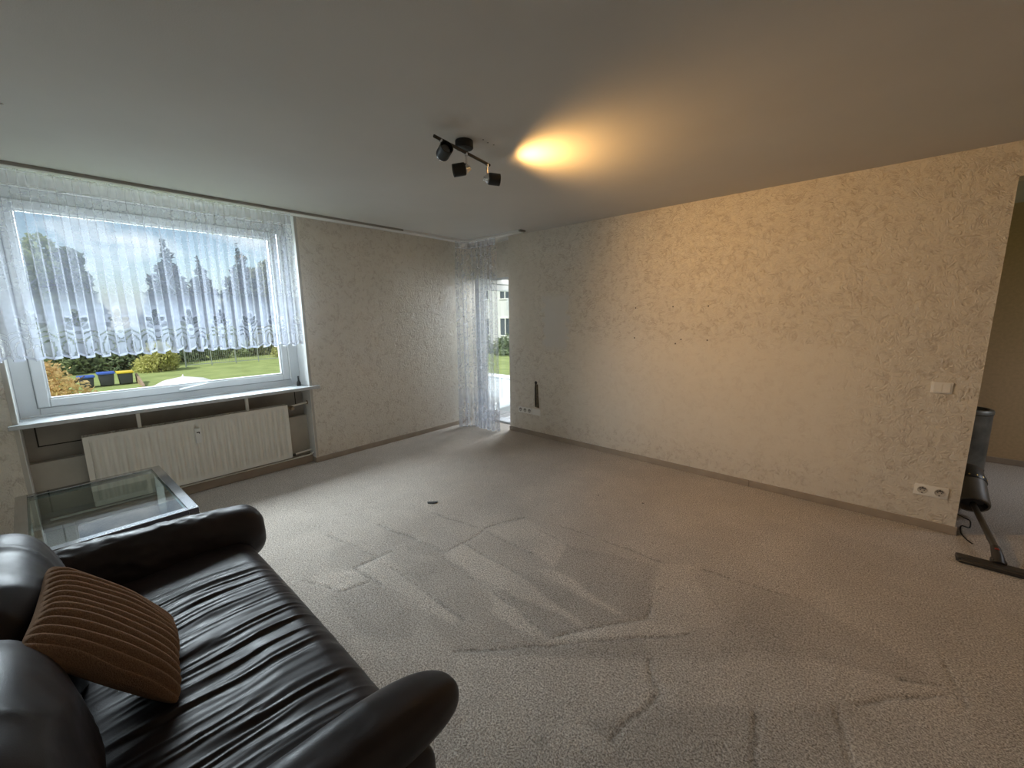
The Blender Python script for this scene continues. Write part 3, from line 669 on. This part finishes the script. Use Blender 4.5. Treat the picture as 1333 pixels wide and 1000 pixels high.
def curtain(name, path, fullness, z0, z1, spacing, amp, ds, dz, top, P, seed, scal, label, group=None, tape=(.10, .012)):
    path = np.array(path, float); L = np.r_[0, np.cumsum(np.hypot(*np.diff(path, axis=0).T))]; Lr = L[-1]
    ns = int(Lr*fullness/ds); s = np.linspace(0, Lr*fullness, ns); t = s/fullness
    px = np.interp(t, L, path[:, 0]); py = np.interp(t, L, path[:, 1]); tx = np.gradient(px, t); ty = np.gradient(py, t); q = np.hypot(tx, ty); tx, ty = tx/q, ty/q
    h = np.linspace(0, z1-z0, int((z1-z0)/dz)); Sg, Hg = np.meshgrid(s, h, indexing='ij')
    ph = 2*PI*s/(spacing*fullness)+5.5*(vnoise(s*1.9/spacing*.08, s*0, seed)-.5)
    a0 = amp*(.45+1.1*vnoise(s*2.6/spacing*.08+3, s*0+2, seed+1))
    Ht = Hg/(z1-z0)
    A = a0[:, None]*(1.05-.45*Ht**1.5)*(1-.65*sstep(Ht, .93, 1.)); dphi = (1-Ht)*1.1*(vnoise(Sg*3.1, Ht*1.5, seed+2)-.5)
    w = np.sin(ph[:, None]+dphi); w = np.sign(w)*np.abs(w)**.8
    fine = .0035*np.sin(ph[:, None]*3.3)*sstep(Ht, .85, 1.)
    off = A*w+fine; lat = -.15*spacing*np.sin(2*(ph[:, None]+dphi))*(1-.6*sstep(Ht, .8, 1.))
    sc = scal*(np.abs(np.sin(PI*Sg/(P/2.6)))**.6)*(1-sstep(Hg, 0, .12))
    X = px[:, None]-ty[:, None]*off+tx[:, None]*lat; Y = py[:, None]+tx[:, None]*off+ty[:, None]*lat; Z = z0+Hg-sc+scal*.5*(1-Ht)
    o = gobj(name, np.stack([X, Y, Z], -1), gridf(len(s), len(h)), 'lace')
    Hn = z1-z0; lv = lace_field(Sg, Hg, top, P, Hn-tape[0], Hn-tape[1])
    at = o.data.attributes.new('lace', 'FLOAT', 'POINT'); at.data.foreach_set('value', lv.ravel().astype(np.float32))
    return tag(o, label, 'curtain', group)
curtain('lace_curtain', [(.165, -4.55), (.165, -2.325)], 1.9, 1.283, 2.475, .082, .034, .0058, .0058, .34, .40, 81, .042,
        'short white floral lace curtain gathered across the big window')
_r_ = .13; pth = [(.17, -.36), (.17, -.17-_r_)]+[(.17+_r_-_r_*math.cos(k/6*PI/2), -.17-_r_+_r_*math.sin(k/6*PI/2)) for k in range(1, 7)]+[(.715, -.17)]
curtain('sheer_curtain', pth, 2.0, .012, 2.475, .088, .032, .0065, .0085, .42, .36, 91, .012,
        'floor-length white sheer curtain with lace hem in front of the balcony door', tape=(.075, .010))

# ------------------------------------------------------------------ ceiling spotlight bar
lamp = thing('ceiling_spotlight', (2.47, -2.24, H), 'black three-head spotlight bar under the ceiling with one lamp lit', 'lamp')
bm = B(); lathe(bm, [(0, 0), (.050, 0), (.051, -.004), (.051, -.036), (.047, -.040), (0, -.040)], (2.47, -2.24, H-.0005), n=40); obj('ceiling_base', bm, 'matt_black', lamp, 40)
PA, PB = Vector((2.512, -2.485, 2.443)), Vector((2.428, -1.995, 2.443))
bm = B(); tube(bm, [PA, PB], .0085, 14); obj('bar', bm, 'matt_black', lamp, 50)
Rv, Uv, Fv = _r, _u, _f
def spot(frac, dirv, lit):
    top = PA.lerp(PB, frac); j = top+Vector((0, 0, -.072)); d = dirv.normalized()
    bm = B(); tube(bm, [top+Vector((0, 0, -.004)), j+Vector((0, 0, -.004))], .0055, 12); tube(bm, [top, top+Vector((0, 0, -.016))], .010, 14); obj('spot_arm', bm, 'chrome', lamp, 50)
    s0 = j+Vector((0, 0, -.012))
    bm = B(); lathe(bm, [(0, 0), (.030, 0), (.034, .004), (.035, .012), (.035, .072), (.0325, .073), (.0315, .070), (.0315, .012), (0, .012)], s0+d*.006, d, 32); sh = obj('spot_shade', bm, 'matt_black', lamp, 40)
    bm = B(); lathe(bm, [(0, -.024), (.010, -.024), (.012, -.020), (.022, -.008), (.029, .0), (.029, .0055), (0, .0055)], s0, d, 28); obj('back_cap', bm, 'chrome', sh, 40)
    side = d.cross(Vector((0, 0, 1))).normalized()
    bm = B(); tube(bm, [s0-d*.010-side*.005, s0-d*.016-side*.034], .0035, 10); obj('knob', bm, 'chrome', sh, 50)
    bm = B(); lathe(bm, [(0, .048), (.022, .048), (.025, .052), (.025, .056), (0, .058)], s0+d*.006, d, 24); obj('bulb', bm, 'bulb_lit' if lit else 'bulb_off', sh, 40)
    return s0+d*.066, d
spot(.10, Rv*.50+Uv*.18-Fv*.80, False)
spot(.53, -Rv*.93-Uv*.22-Fv*.12, False)
p, d = spot(.945, Vector((.56, .82, -.05)), True)
for nm, pw, ang, bl, dz in (('spot_beam', 1.5, 82, .9, .42), ('spot_spill', 80, 148, 1., -.30)):      # reflector beam and the wide spill round it
    sd = bpy.data.lights.new(nm, 'SPOT'); sd.energy = pw; sd.color = (1, .545, .17); sd.spot_size = math.radians(ang); sd.spot_blend = bl; sd.shadow_soft_size = .022
    so = bpy.data.objects.new(nm, sd); C.objects.link(so); so.parent = lamp; so.location = p+d*.012-Vector((2.47, -2.24, H)); so.rotation_euler = Vector((d.x+(.26 if dz < 0 else -.17), d.y-(.18 if dz < 0 else -.05), dz)).to_track_quat('-Z', 'Y').to_euler()
# old drill holes in the ceiling beside the lamp
for (x, y), w_ in (((2.562, -2.179), 'nearest the black lamp base'), ((2.553, -2.133), 'middle one of three'), ((2.556, -2.088), 'nearest the glowing light patch')):
    bm = B(); lathe(bm, [(0, 0), (.004, 0), (.0045, -.0012), (0, -.0016)], (x, y, H-.0002), n=12)
    tag(obj('drill_hole', bm, 'screw_dark'), 'tiny dark drill hole in the ceiling beside the spotlight bar, '+w_, 'hole', 'drill holes in the ceiling')
bm = B(); tube(bm, [(1.22, -4.02, H-.004), (1.235, -3.975, H-.0035), (1.26, -3.94, H-.003)], .0035, 8); tag(obj('wire_stub', bm, 'cable_grey', None, 60), 'short grey wire end on the ceiling at the left edge of the picture', 'wire')

# ------------------------------------------------------------------ wall fittings on the right-hand wall
def plate(bm, x0, x1, z0, z1, d=.008, b=.003): bx(bm, (x0, -d, z0), (x1, -.0006, z1), b, 2)
def socket(name, x0, x1, z0, z1, n_, label):
    r = thing(name, ((x0+x1)/2, -.0006, (z0+z1)/2), label, 'socket')
    bm = B(); plate(bm, x0, x1, z0, z1); obj('cover_plate', bm, 'socket_white', r, 40)
    w = (x1-x0)/n_
    for k in range(n_):
        cx, cz = x0+w*(k+.5), (z0+z1)/2; rad_ = min(w, z1-z0)*.30
        bm = B(); lathe(bm, [(rad_*1.12, .0), (rad_*1.12, .003), (rad_, .003), (rad_*.94, .0006), (0, .0006)], (cx, -.0081, cz), (0, -1, 0), 24); sw = obj('socket_well', bm, 'socket_well', r, 40)
        bm = B(); bx(bm, (cx-rad_*.95, -.0115, cz+rad_*.25), (cx+rad_*.95, -.0086, cz+rad_*.5)) if False else None
        bm = B()
        for dx in (-.0095, .0095): lathe(bm, [(.0036, 0), (.0036, .0008), (0, .0008)], (cx+dx, -.0088, cz), (0, -1, 0), 12)
        for dz in (-1, 1): bx(bm, (cx-.004, -.0105, cz+dz*rad_*.86-.003), (cx+.004, -.0088, cz+dz*rad_*.86+.003))
        prism(bm, [(cx-rad_*.9, cz+rad_*.05), (cx-rad_*.62, cz+rad_*.68), (cx+rad_*.62, cz+rad_*.68), (cx+rad_*.9, cz+rad_*.05), (cx+rad_*.5, cz+rad_*.35), (cx-rad_*.5, cz+rad_*.35)], -.0094, -.0088, 1)
        obj('contacts', bm, 'pin_dark', sw)
    return r
socket('triple_socket', .925, 1.147, .275, .353, 3, 'white triple power socket low on the wall beside the balcony door')
socket('double_socket', 4.637, 4.806, .238, .316, 2, 'white double power socket low on the wall by the hall opening')
bm = B(); plate(bm, 1.150, 1.285, .272, .355, .004, .0015); tag(obj('blank_cover', bm, 'socket_white', None, 40), 'white blank cover plate right beside the triple socket', 'cover plate')
sw = thing('light_switch', (4.69, -.0006, 1.0), 'white double rocker light switch near the hall opening', 'switch')
bm = B(); plate(bm, 4.640, 4.742, .970, 1.046, .009); obj('switch_frame', bm, 'socket_white', sw, 40)
for x0, x1 in ((4.652, 4.6905), (4.6925, 4.731)):
    bm = B(); prism(bm, [(-.0091, .981), (-.0135, .981), (-.0105, 1.035), (-.0091, 1.035)], x0, x1, 0); obj('rocker', bm, 'socket_white', sw)
# opened cable slot with cable hanging out
cs = thing('cable_slot', (1.225, -.0006, .53), 'open brown cable slot in the wallpaper above the blank cover plate', 'wall slot')
bm = B(); prism(bm, [(1.205, .672), (1.24, .672), (1.262, .37), (1.195, .38), (1.192, .5)], -.0035, -.0006, 1); obj('slot', bm, 'cavity', cs)
bm = B(); lathe(bm, [(0, 0), (.020, 0), (.021, .003), (0, .003)], (1.212, -.0006, .69), (0, -1, 0), 20); obj('cable_hole', bm, 'pin_dark', cs)
bm = B(); tube(bm, [(1.212, -.006, .69), (1.206, -.012, .62), (1.21, -.012, .52), (1.21, -.009, .40)], .0065, 8); obj('dark_cable', bm, 'pin_dark', cs, 60)
bm = B(); tube(bm, [(1.236, -.008, .665), (1.24, -.010, .55), (1.248, -.009, .38)], .010, 8); obj('brown_conduit', bm, 'cavity', cs, 60)
bm = B(); tube(bm, [(1.193, -.004, .62), (1.178, -.010, .50), (1.160, -.010, .42), (1.172, -.006, .375)], .003, 8); obj('white_wire', bm, 'socket_white', cs, 60)
for x, z, w_ in ((2.493, 1.583, 'left one of the upper row'), (2.865, 1.587, 'middle one of the upper row'), (3.179, 1.585, 'right one of the upper row'), (2.492, 1.283, 'left one of the lower row'), (2.956, 1.281, 'middle one of the lower row'), (3.189, 1.280, 'right one of the lower row'), (2.905, 1.239, 'single lowest one')):
    bm = B(); lathe(bm, [(0, .002), (.0055, .002), (.0065, 0), (0, 0)], (x, -.0004, z), (0, -1, 0), 12)
    tag(obj('wall_plug', bm, 'screw_dark'), 'small dark screw hole in the wallpaper, '+w_, 'hole', 'screw holes in the wall')

# ------------------------------------------------------------------ on the carpet
bm = B(); prism(bm, [(-.045, .010), (.042, .016), (.036, -.008), (.012, -.02), (-.034, -.016)], .001, .006, 2)
for v in bm.verts: v.co = Matrix.Rotation(math.radians(42), 3, 'Z') @ v.co+Vector((1.723, -2.031, .002))
tag(obj('plastic_scrap', bm, 'pile_scrap'), 'dark flat plastic scrap lying on the carpet', 'scrap')
for (x, y), l in (((2.70, -1.03), 'small dark crumb on the carpet nearer the balcony door'), ((3.05, -.93), 'small dark crumb on the carpet nearer the right-hand wall')):
    bm = B(); bmesh.ops.create_icosphere(bm, subdivisions=2, radius=.0055)
    for v in bm.verts: v.co = Vector((v.co.x*1.4, v.co.y*(.7+.3*math.sin(v.co.x*400)), v.co.z*.6+.005))+Vector((x, y, .001))
    tag(obj('crumb', bm, 'screw_dark', None, 180), l, 'crumb')

# stick vacuum lying in the opening to the hall
vac = thing('stick_vacuum', (4.99, -.36, 0), 'dark stick vacuum cleaner lying on the carpet with its wide floor nozzle', 'vacuum')
bm = B(); bx(bm, (4.83, -.435, .004), (5.19, -.365, .036), .010, 3); bx(bm, (4.84, -.44, .004), (5.18, -.43, .02), .003); nz_ = obj('floor_nozzle', bm, 'vac_dark', vac, 40)
bm = B(); bx(bm, (4.85, -.439, .022), (5.17, -.431, .028), .002); obj('bumper_strip', bm, 'vac_tube', nz_)
bm = B(); tube(bm, [(5.005, -.385, .030), (5.005, -.345, .055), (5.006, -.25, .075)], [.030, .027, .022], 16); bx(bm, (4.972, -.39, .02), (5.038, -.345, .055), .008, 2); jn = obj('swivel_joint', bm, 'vac_dark', vac, 50)
bm = B(); bx(bm, (4.995, -.305, .078), (5.015, -.285, .092), .003); obj('release_button', bm, 'vac_red', jn)
bm = B(); tube(bm, [(5.006, -.26, .073), (4.986, .41, .112)], .0175, 18); obj('tube', bm, 'vac_tube', vac, 50)
ax = Vector((-.04, .80, .56)).normalized(); o0 = Vector((4.985, .40, .105))
bm = B(); lathe(bm, [(.0, .03), (.058, .03), (.074, .0), (.086, .0), (.090, .012), (.086, .10), (.084, .20), (.0, .20)], o0, ax, 36); bd = obj('dust_container', bm, 'vac_body', vac, 40)
bm = B(); lathe(bm, [(0, .03), (.058, .03), (.0735, .002), (.073, .0005), (.056, .028), (0, .028)], o0, ax, 36); obj('intake_throat', bm, 'vac_dark', bd, 40)
bm = B(); lathe(bm, [(.0, .20), (.088, .20), (.089, .21), (.089, .23), (.080, .26), (.074, .32), (.05, .35), (0, .355)], o0, ax, 36); mo = obj('motor_housing', bm, 'vac_dark', vac, 40)
u_, w_, d_ = frame_of(ax)
for k in range(14):
    bm = B(); q = o0+d_*.22+(u_*math.cos(2*PI*k/14)+w_*math.sin(2*PI*k/14))*.0885; lathe(bm, [(0, .003), (.005, .002), (.006, 0), (0, -.001)], q, (q-o0-d_*.22), 10); obj('ring_stud', bm, 'gold', mo)
bm = B(); tube(bm, smooth_path([(4.97, .66, .27), (4.95, .72, .16), (4.945, .69, .03), (4.95, .58, .016), (4.97, .47, .06)]), .014, 12); obj('handle', bm, 'vac_dark', vac, 60)
bm = B(); tube(bm, smooth_path([(4.905, .42, .012), (4.94, .28, .035), (4.955, .20, .05), (4.945, .12, .03), (4.915, .17, .012), (4.90, .05, .008), (4.915, -.05, .008), (4.935, -.10, .007)]), .004, 8)
tag(obj('power_cord', bm, 'matt_black', None, 60), 'thin dark cord curled on the floor at the end of the wall', 'cord')
# metal bin in the hall
bn = thing('metal_bin', (5.075, 1.80, 0), 'tall grey metal cylinder bin standing in the hall behind the wall end', 'bin')
bm = B(); lathe(bm, [(0, .0), (.15, .0), (.152, .01), (.150, .55), (.0, .55)], (5.075, 1.80, 0), n=48); obj('body', bm, 'steel_bin', bn, 40)
bm = B(); lathe(bm, [(.1505, .555), (.155, .56), (.155, .585), (.148, .597), (.125, .60), (.12, .57), (0, .565)], (5.075, 1.80, 0), n=48); obj('rim', bm, 'steel_bin', bn, 40)
bm = B(); lathe(bm, [(.154, 0), (.156, .012), (.154, .022), (.152, .022)], (5.075, 1.80, 0), n=48); obj('foot_ring', bm, 'vac_dark', bn, 40)
bm = B(); bx(bm, (5.055, 1.640, .42), (5.082, 1.656, .555), .004); obj('lid_slot', bm, 'pin_dark', bn)

# ------------------------------------------------------------------ outdoors
G = -1.2
bm = B(); bx(bm, (-150, -110, G-.5), (60, 110, G)); o = obj('lawn', bm, 'lawn'); tag(o, kind='structure')
bm = B(); bx(bm, (-.36, -4.95, G+.001), (6.9, .36, -.351)); o = obj('house_base', bm, 'facade'); tag(o, kind='structure')
def foliage(name, blobs, N, size, mat, par, shell=.45):
    vol = np.array([b[3]*b[4]*b[5] for b in blobs])**.8; cnt = np.maximum((N*vol/vol.sum()).astype(int), 10); P = []
    for b, c in zip(blobs, cnt):
        d = RNG.normal(size=(c, 3)); d /= np.linalg.norm(d, axis=1, keepdims=True); r = (shell+(1-shell)*RNG.random(c))**.7
        P.append(np.array(b[:3])+d*r[:, None]*np.array(b[3:6]))
    P = np.concatenate(P); n_ = len(P); a = RNG.normal(size=(n_, 3)); a /= np.linalg.norm(a, axis=1, keepdims=True); c = RNG.normal(size=(n_, 3)); c -= a*(a*c).sum(1, keepdims=True); c /= np.linalg.norm(c, axis=1, keepdims=True)
    s = size*(.6+.8*RNG.random(n_))[:, None]; a = a*s; c = c*s*.55
    V = np.stack([P-a, P+c*.9, P+a, P-c*.9], 1).reshape(-1, 3); F = np.arange(n_*4).reshape(-1, 4)
    return gobj(name, V, F, mat, par, None)
def tree(name, x, y, h, r, mat, label, cat, group, N=5000, size=.16, trunk=True, low=.25, cone=False):
    t = thing(name, (x, y, G), label, cat, 0, group)
    blobs = []
    if cone:
        for k in range(9):
            f = k/8; rr = r*(1-f)**.8*1.05+.2
            for q in range(max(1, int(5*(1-f))+1)):
                a = q*2.4+k; blobs.append((x+math.cos(a)*rr*.45, y+math.sin(a)*rr*.45, G+h*(low+(1-low)*f*.96), rr*.6, rr*.6, h*.07))
    else:
        for k in range(20):
            a = random.random()*2*PI; q = random.random()**.5*r*.62; zz = random.random()
            rr = r*(.40+.25*random.random())*(1-.35*zz*zz); blobs.append((x+math.cos(a)*q*(1-.5*zz), y+math.sin(a)*q*(1-.5*zz), G+h*low+(h*(1-low)-rr)*zz+rr*.2, rr, rr, rr*.9))
    foliage('crown', blobs, N, size, mat, t)
    if trunk:
        bm = B(); tube(bm, [(x, y, G-.05), (x+.06, y-.04, G+h*.4), (x-.03, y+.05, G+h*.78)], [.05*r+.06, .04*r+.04, .02], 10); obj('trunk', bm, 'bark', t, 60)
        for k in range(4):
            a = k*1.7+x; bm = B(); z0 = G+h*(.3+.1*k); tube(bm, [(x, y, z0), (x+math.cos(a)*r*.35, y+math.sin(a)*r*.35, z0+h*.12), (x+math.cos(a)*r*.6, y+math.sin(a)*r*.6, z0+h*.2)], [.03*r+.02, .02*r+.01, .01], 6); obj('branch', bm, 'bark', t, 60)
    return t
tree('autumn_shrub', -8.0, -4.22, 2.25, 1.0, 'leaf_orange', 'orange autumn shrub outside at the lower left of the window', 'shrub', None, 6500, .045, True, .0)
hedge = [(-27.5, -8.5, 2.6, 'leaf_mid'), (-27.8, -6.2, 2.9, 'leaf_olive'), (-27.2, -4.2, 2.7, 'leaf_mid'), (-27.6, -2.4, 2.5, 'leaf_dark'), (-28, -.8, 2.6, 'leaf_dark'), (-30, 1.6, 2.5, 'leaf_dark'), (-31, 4.2, 2.3, 'leaf_mid'), (-31.2, 7.0, 2.3, 'leaf_olive'), (-31, 10.0, 2.6, 'leaf_mid'), (-30, 13.2, 2.8, 'leaf_dark')]
words = ['far left', 'left of the bins, olive leaved', 'straight behind the dark bin', 'straight behind the blue bin', 'straight behind the yellow bin', 'behind the yellowish bush', 'behind the left fence panels', 'behind the middle fence panels, olive leaved', 'behind the right fence panels', 'at the far right end']
for (x, y, h, mt_), w in zip(hedge, words): tree('hedge_shrub', x, y, h, 1.75, mt_, 'dense green hedge shrub seen through the window, '+w, 'shrub', 'hedge shrubs behind the lawn', 5200, .11, True, .0)
tree('garden_bush', -24.4, -.35, 1.75, 1.2, 'leaf_yellow', 'yellow-green bush at the near end of the garden fence', 'bush', None, 4600, .08, True, .0)
tree('yellow_bush', -27.6, 7.6, 1.5, 1.3, 'leaf_yellow', 'yellowing bush behind the right part of the garden fence', 'bush', None, 3200, .09, True, .0)
big = [(-35, -8.2, 9.2, 3.0, 'leaf_olive', False, 'broad olive tree behind the hedge, leftmost through the window'), (-36, -4.6, 8.4, 2.7, 'leaf_mid', False, 'tall leafy tree behind the hedge left of the sky gap'), (-37, -3.0, 8.2, 2.0, 'leaf_dark', False, 'smaller dark tree at the left rim of the sky gap'),
       (-36, 2.2, 8.6, 2.0, 'leaf_conifer', True, 'dark conifer just right of the sky gap through the window'), (-38, 4.6, 7.6, 2.1, 'leaf_conifer', True, 'lower dark conifer in the middle of the right tree group'), (-36, 7.0, 8.8, 2.2, 'leaf_conifer', True, 'tall dark conifer behind the middle of the garden fence'), (-38, 9.8, 8.2, 2.6, 'leaf_olive', False, 'leafy olive tree right of the tall conifers'), (-36, 13.5, 9.5, 3.0, 'leaf_mid', False, 'large green tree at the right end of the tree row')]
for x, y, h, r, mt_, cone, lab in big: tree('pine_tree' if cone else 'leafy_tree', x, y, h, r, mt_, lab, 'tree', 'trees behind the hedge', 15000, .20, True, .10, cone)
# wheelie bins
def wheelie(y0, y1, top, lid, lab):
    x0, x1 = -20.1, -19.5
    t = thing('waste_bin', ((x0+x1)/2, (y0+y1)/2, G), lab, 'bin', 0, 'waste bins on the lawn')
    bm = B(); bx(bm, (x0+.04, y0+.03, G+.05), (x1-.03, y1-.03, top-.08), .03, 2)
    for v in bm.verts:
        f = (v.co.z-G)/(top-G); v.co.y = (y0+y1)/2+(v.co.y-(y0+y1)/2)*(.8+.2*f)
    obj('bin_body', bm, 'bin_dark', t, 40)
    bm = B(); bx(bm, (x0, y0, top-.08), (x1+.03, y1, top), .025, 2); obj('lid', bm, lid, t, 40)
    for y in (y0+.1, y1-.1):
        bm = B(); lathe(bm, [(0, -.025), (.07, -.025), (.075, 0), (.07, .025), (0, .025)], (x0+.08, y, G+.075), (0, 1, 0), 18); obj('wheel', bm, 'black_plastic', t, 40)
wheelie(-3.58, -3.06, -.70, 'lid_blue', 'dark bin with a dull blue lid half hidden by the orange shrub')
wheelie(-3.00, -2.45, -.61, 'lid_blue', 'dark bin with a bright blue lid on the lawn')
wheelie(-2.41, -1.87, -.63, 'lid_yellow', 'dark bin with a yellow lid on the lawn')
bm = B(); prism(bm, [(-20.0, G), (-18.0, G), (-18.0, G+.06), (-20.0, G+.42)], -1.80, -1.72, 1); tag(obj('low_wall', bm, 'wood_low'), 'low brown sloping wall beside the yellow-lidded bin', 'low wall')
# garden fence
fe = thing('garden_fence', (-25.4, 5, G), 'grey metal bar fence across the lawn seen through the window', 'fence')
FX0 = -25.4
for k in range(11):
    y = .9+k*1.25; bm = B(); bx(bm, (FX0-.025, y-.025, G), (FX0+.025, y+.025, G+1.10), .004); obj('post', bm, 'fence_metal', fe)
    if k < 10:
        for z in (G+.12, G+1.02):
            bm = B(); bx(bm, (FX0-.015, y+.0255, z-.02), (FX0+.015, y+1.2245, z+.02)); obj('rail', bm, 'fence_metal', fe)
bm = B()
for k in range(125):
    y = .95+k*.1; bx(bm, (FX0-.006, y-.006, G+.13), (FX0+.006, y+.006, G+1.01))
tag(obj('fence_bars', bm, 'fence_metal', fe), kind='stuff')
# white parasol below the window
pa = thing('parasol', (-8.6, -1.92, G), 'top of a small white parasol in the garden just below the window', 'parasol')
ns = 8; bm = B(); ap = Vector((-8.6, -1.92, .12)); rim = []
apv = bm.verts.new(ap); mid = [bm.verts.new(ap+Vector((math.cos(2*PI*k/16)*.42*(1 if k % 2 == 0 else .97), math.sin(2*PI*k/16)*.42*(1 if k % 2 == 0 else .97), -.085))) for k in range(16)]
rim = [bm.verts.new(ap+Vector((math.cos(2*PI*k/16)*.95*(1 if k % 2 == 0 else .93), math.sin(2*PI*k/16)*.95*(1 if k % 2 == 0 else .93), -.36))) for k in range(16)]
for k in range(16):
    q = (k+1) % 16; bm.faces.new((apv, mid[k], mid[q])); bm.faces.new((mid[k], rim[k], rim[q], mid[q]))
o = obj('canopy', bm, 'canvas_white', pa, 30); sm = o.modifiers.new('thick', 'SOLIDIFY'); sm.thickness = .006; sm.offset = -1
bm = B(); tube(bm, [(-8.6, -1.92, G), (-8.6, -1.92, .10)], .018, 12); obj('pole', bm, 'fence_metal', pa, 60)
bm = B(); lathe(bm, [(.025, -.01), (.022, .01), (.012, .02), (.018, .035), (0, .055)], (-8.6, -1.92, .12), n=14); obj('finial', bm, 'canvas_white', pa, 60)
bm = B(); lathe(bm, [(0, 0), (.25, 0), (.25, .04), (.05, .07), (0, .07)], (-8.6, -1.92, G), n=24); obj('foot', bm, 'parapet', pa, 40)
# terrace outside the balcony door
te = thing('terrace', (.5, 1.2, 0), kind='structure')
bm = B(); bx(bm, (-1.9, .361, -.25), (3.1, 1.9, -.04)); obj('slab', bm, 'terrace_tile', te)
bm = B(); bx(bm, (-1.8, .361, G), (3.0, 1.8, -.251)); obj('foundation', bm, 'facade', te)
for k in range(5):
    bm = B(); bx(bm, (-1.9+k, 1.62, -.039), (-1.9+k+.988, 1.70, .36), .004); obj('parapet_panel', bm, 'parapet', te)
bm = B(); bx(bm, (-1.92, 1.59, .361), (3.12, 1.73, .405), .006); obj('parapet_cap', bm, 'facade_frame', te)
bm = B(); bx(bm, (-1.9, .361, -.039), (-1.83, 1.615, .36), .004); obj('parapet_side', bm, 'parapet', te)
# apartment block beyond the balcony door
ab = thing('apartment_block', (-19, 22, G), 'white apartment block with rows of windows seen through the balcony door', 'building')
bm = B(); bx(bm, (-31, 20.2, G), (-7, 30, 11.2)); obj('wall', bm, 'facade', ab)
bm = B(); bx(bm, (-31.3, 19.9, 11.2), (-6.7, 30.3, 11.6)); obj('roof', bm, 'roof_grey', ab)
def ring_y(bm, y0, y1, x0, x1, z0, z1, w):
    bx(bm, (x0, y0, z0), (x0+w, y1, z1)); bx(bm, (x1-w, y0, z0), (x1, y1, z1)); bx(bm, (x0+w, y0, z0), (x1-w, y1, z0+w)); bx(bm, (x0+w, y0, z1-w), (x1-w, y1, z1))
fm = pm = None
for fl in range(4):
    for k in range(10):
        x = -30.2+k*2.35; z = G+1.1+fl*2.9
        if fm is None:
            bm = B(); ring_y(bm, 20.12, 20.22, x, x+1.25, z, z+1.5, .09); bx(bm, (x+.58, 20.12, z+.09), (x+.67, 20.2, z+1.41)); o = obj('window', bm, 'facade_frame', ab); fm = (o, x, z)
            bm = B(); bx(bm, (x+.09, 20.17, z+.09), (x+1.16, 20.198, z+1.41)); p_ = obj('pane', bm, 'far_glass', o); pm = p_
        else:
            o = fm[0].copy(); C.objects.link(o); o.parent = ab; o.location = Vector((x-fm[1], 0, z-fm[2])); p_ = pm.copy(); C.objects.link(p_); p_.parent = o
for fl in range(1, 4):
    for k in (2, 6):
        x = -30.4+k*2.35; z = G+.05+fl*2.9
        bm = B(); bx(bm, (x-.3, 19.0, z), (x+2.3, 20.2, z+.16)); bal = obj('balcony', bm, 'facade', ab)
        bm = B(); bx(bm, (x-.3, 18.98, z+.2), (x+2.3, 19.04, z+1.05)); bx(bm, (x-.3, 19.0, z+.161), (x-.22, 19.04, z+.2)); bx(bm, (x+2.22, 19.0, z+.161), (x+2.3, 19.04, z+.2)); obj('balustrade', bm, 'parapet', bal)
for i, (x, y, w) in enumerate(((-20.5, 17.5, 'left'), (-17.6, 17.2, 'middle'), (-14.8, 17.4, 'right'))):
    tree('clipped_shrub', x, y, 1.5, 1.5, 'leaf_dark', 'low dark shrub in front of the white apartment block, '+w+' of three', 'shrub', 'shrubs by the apartment block', 3000, .10, False, .0)
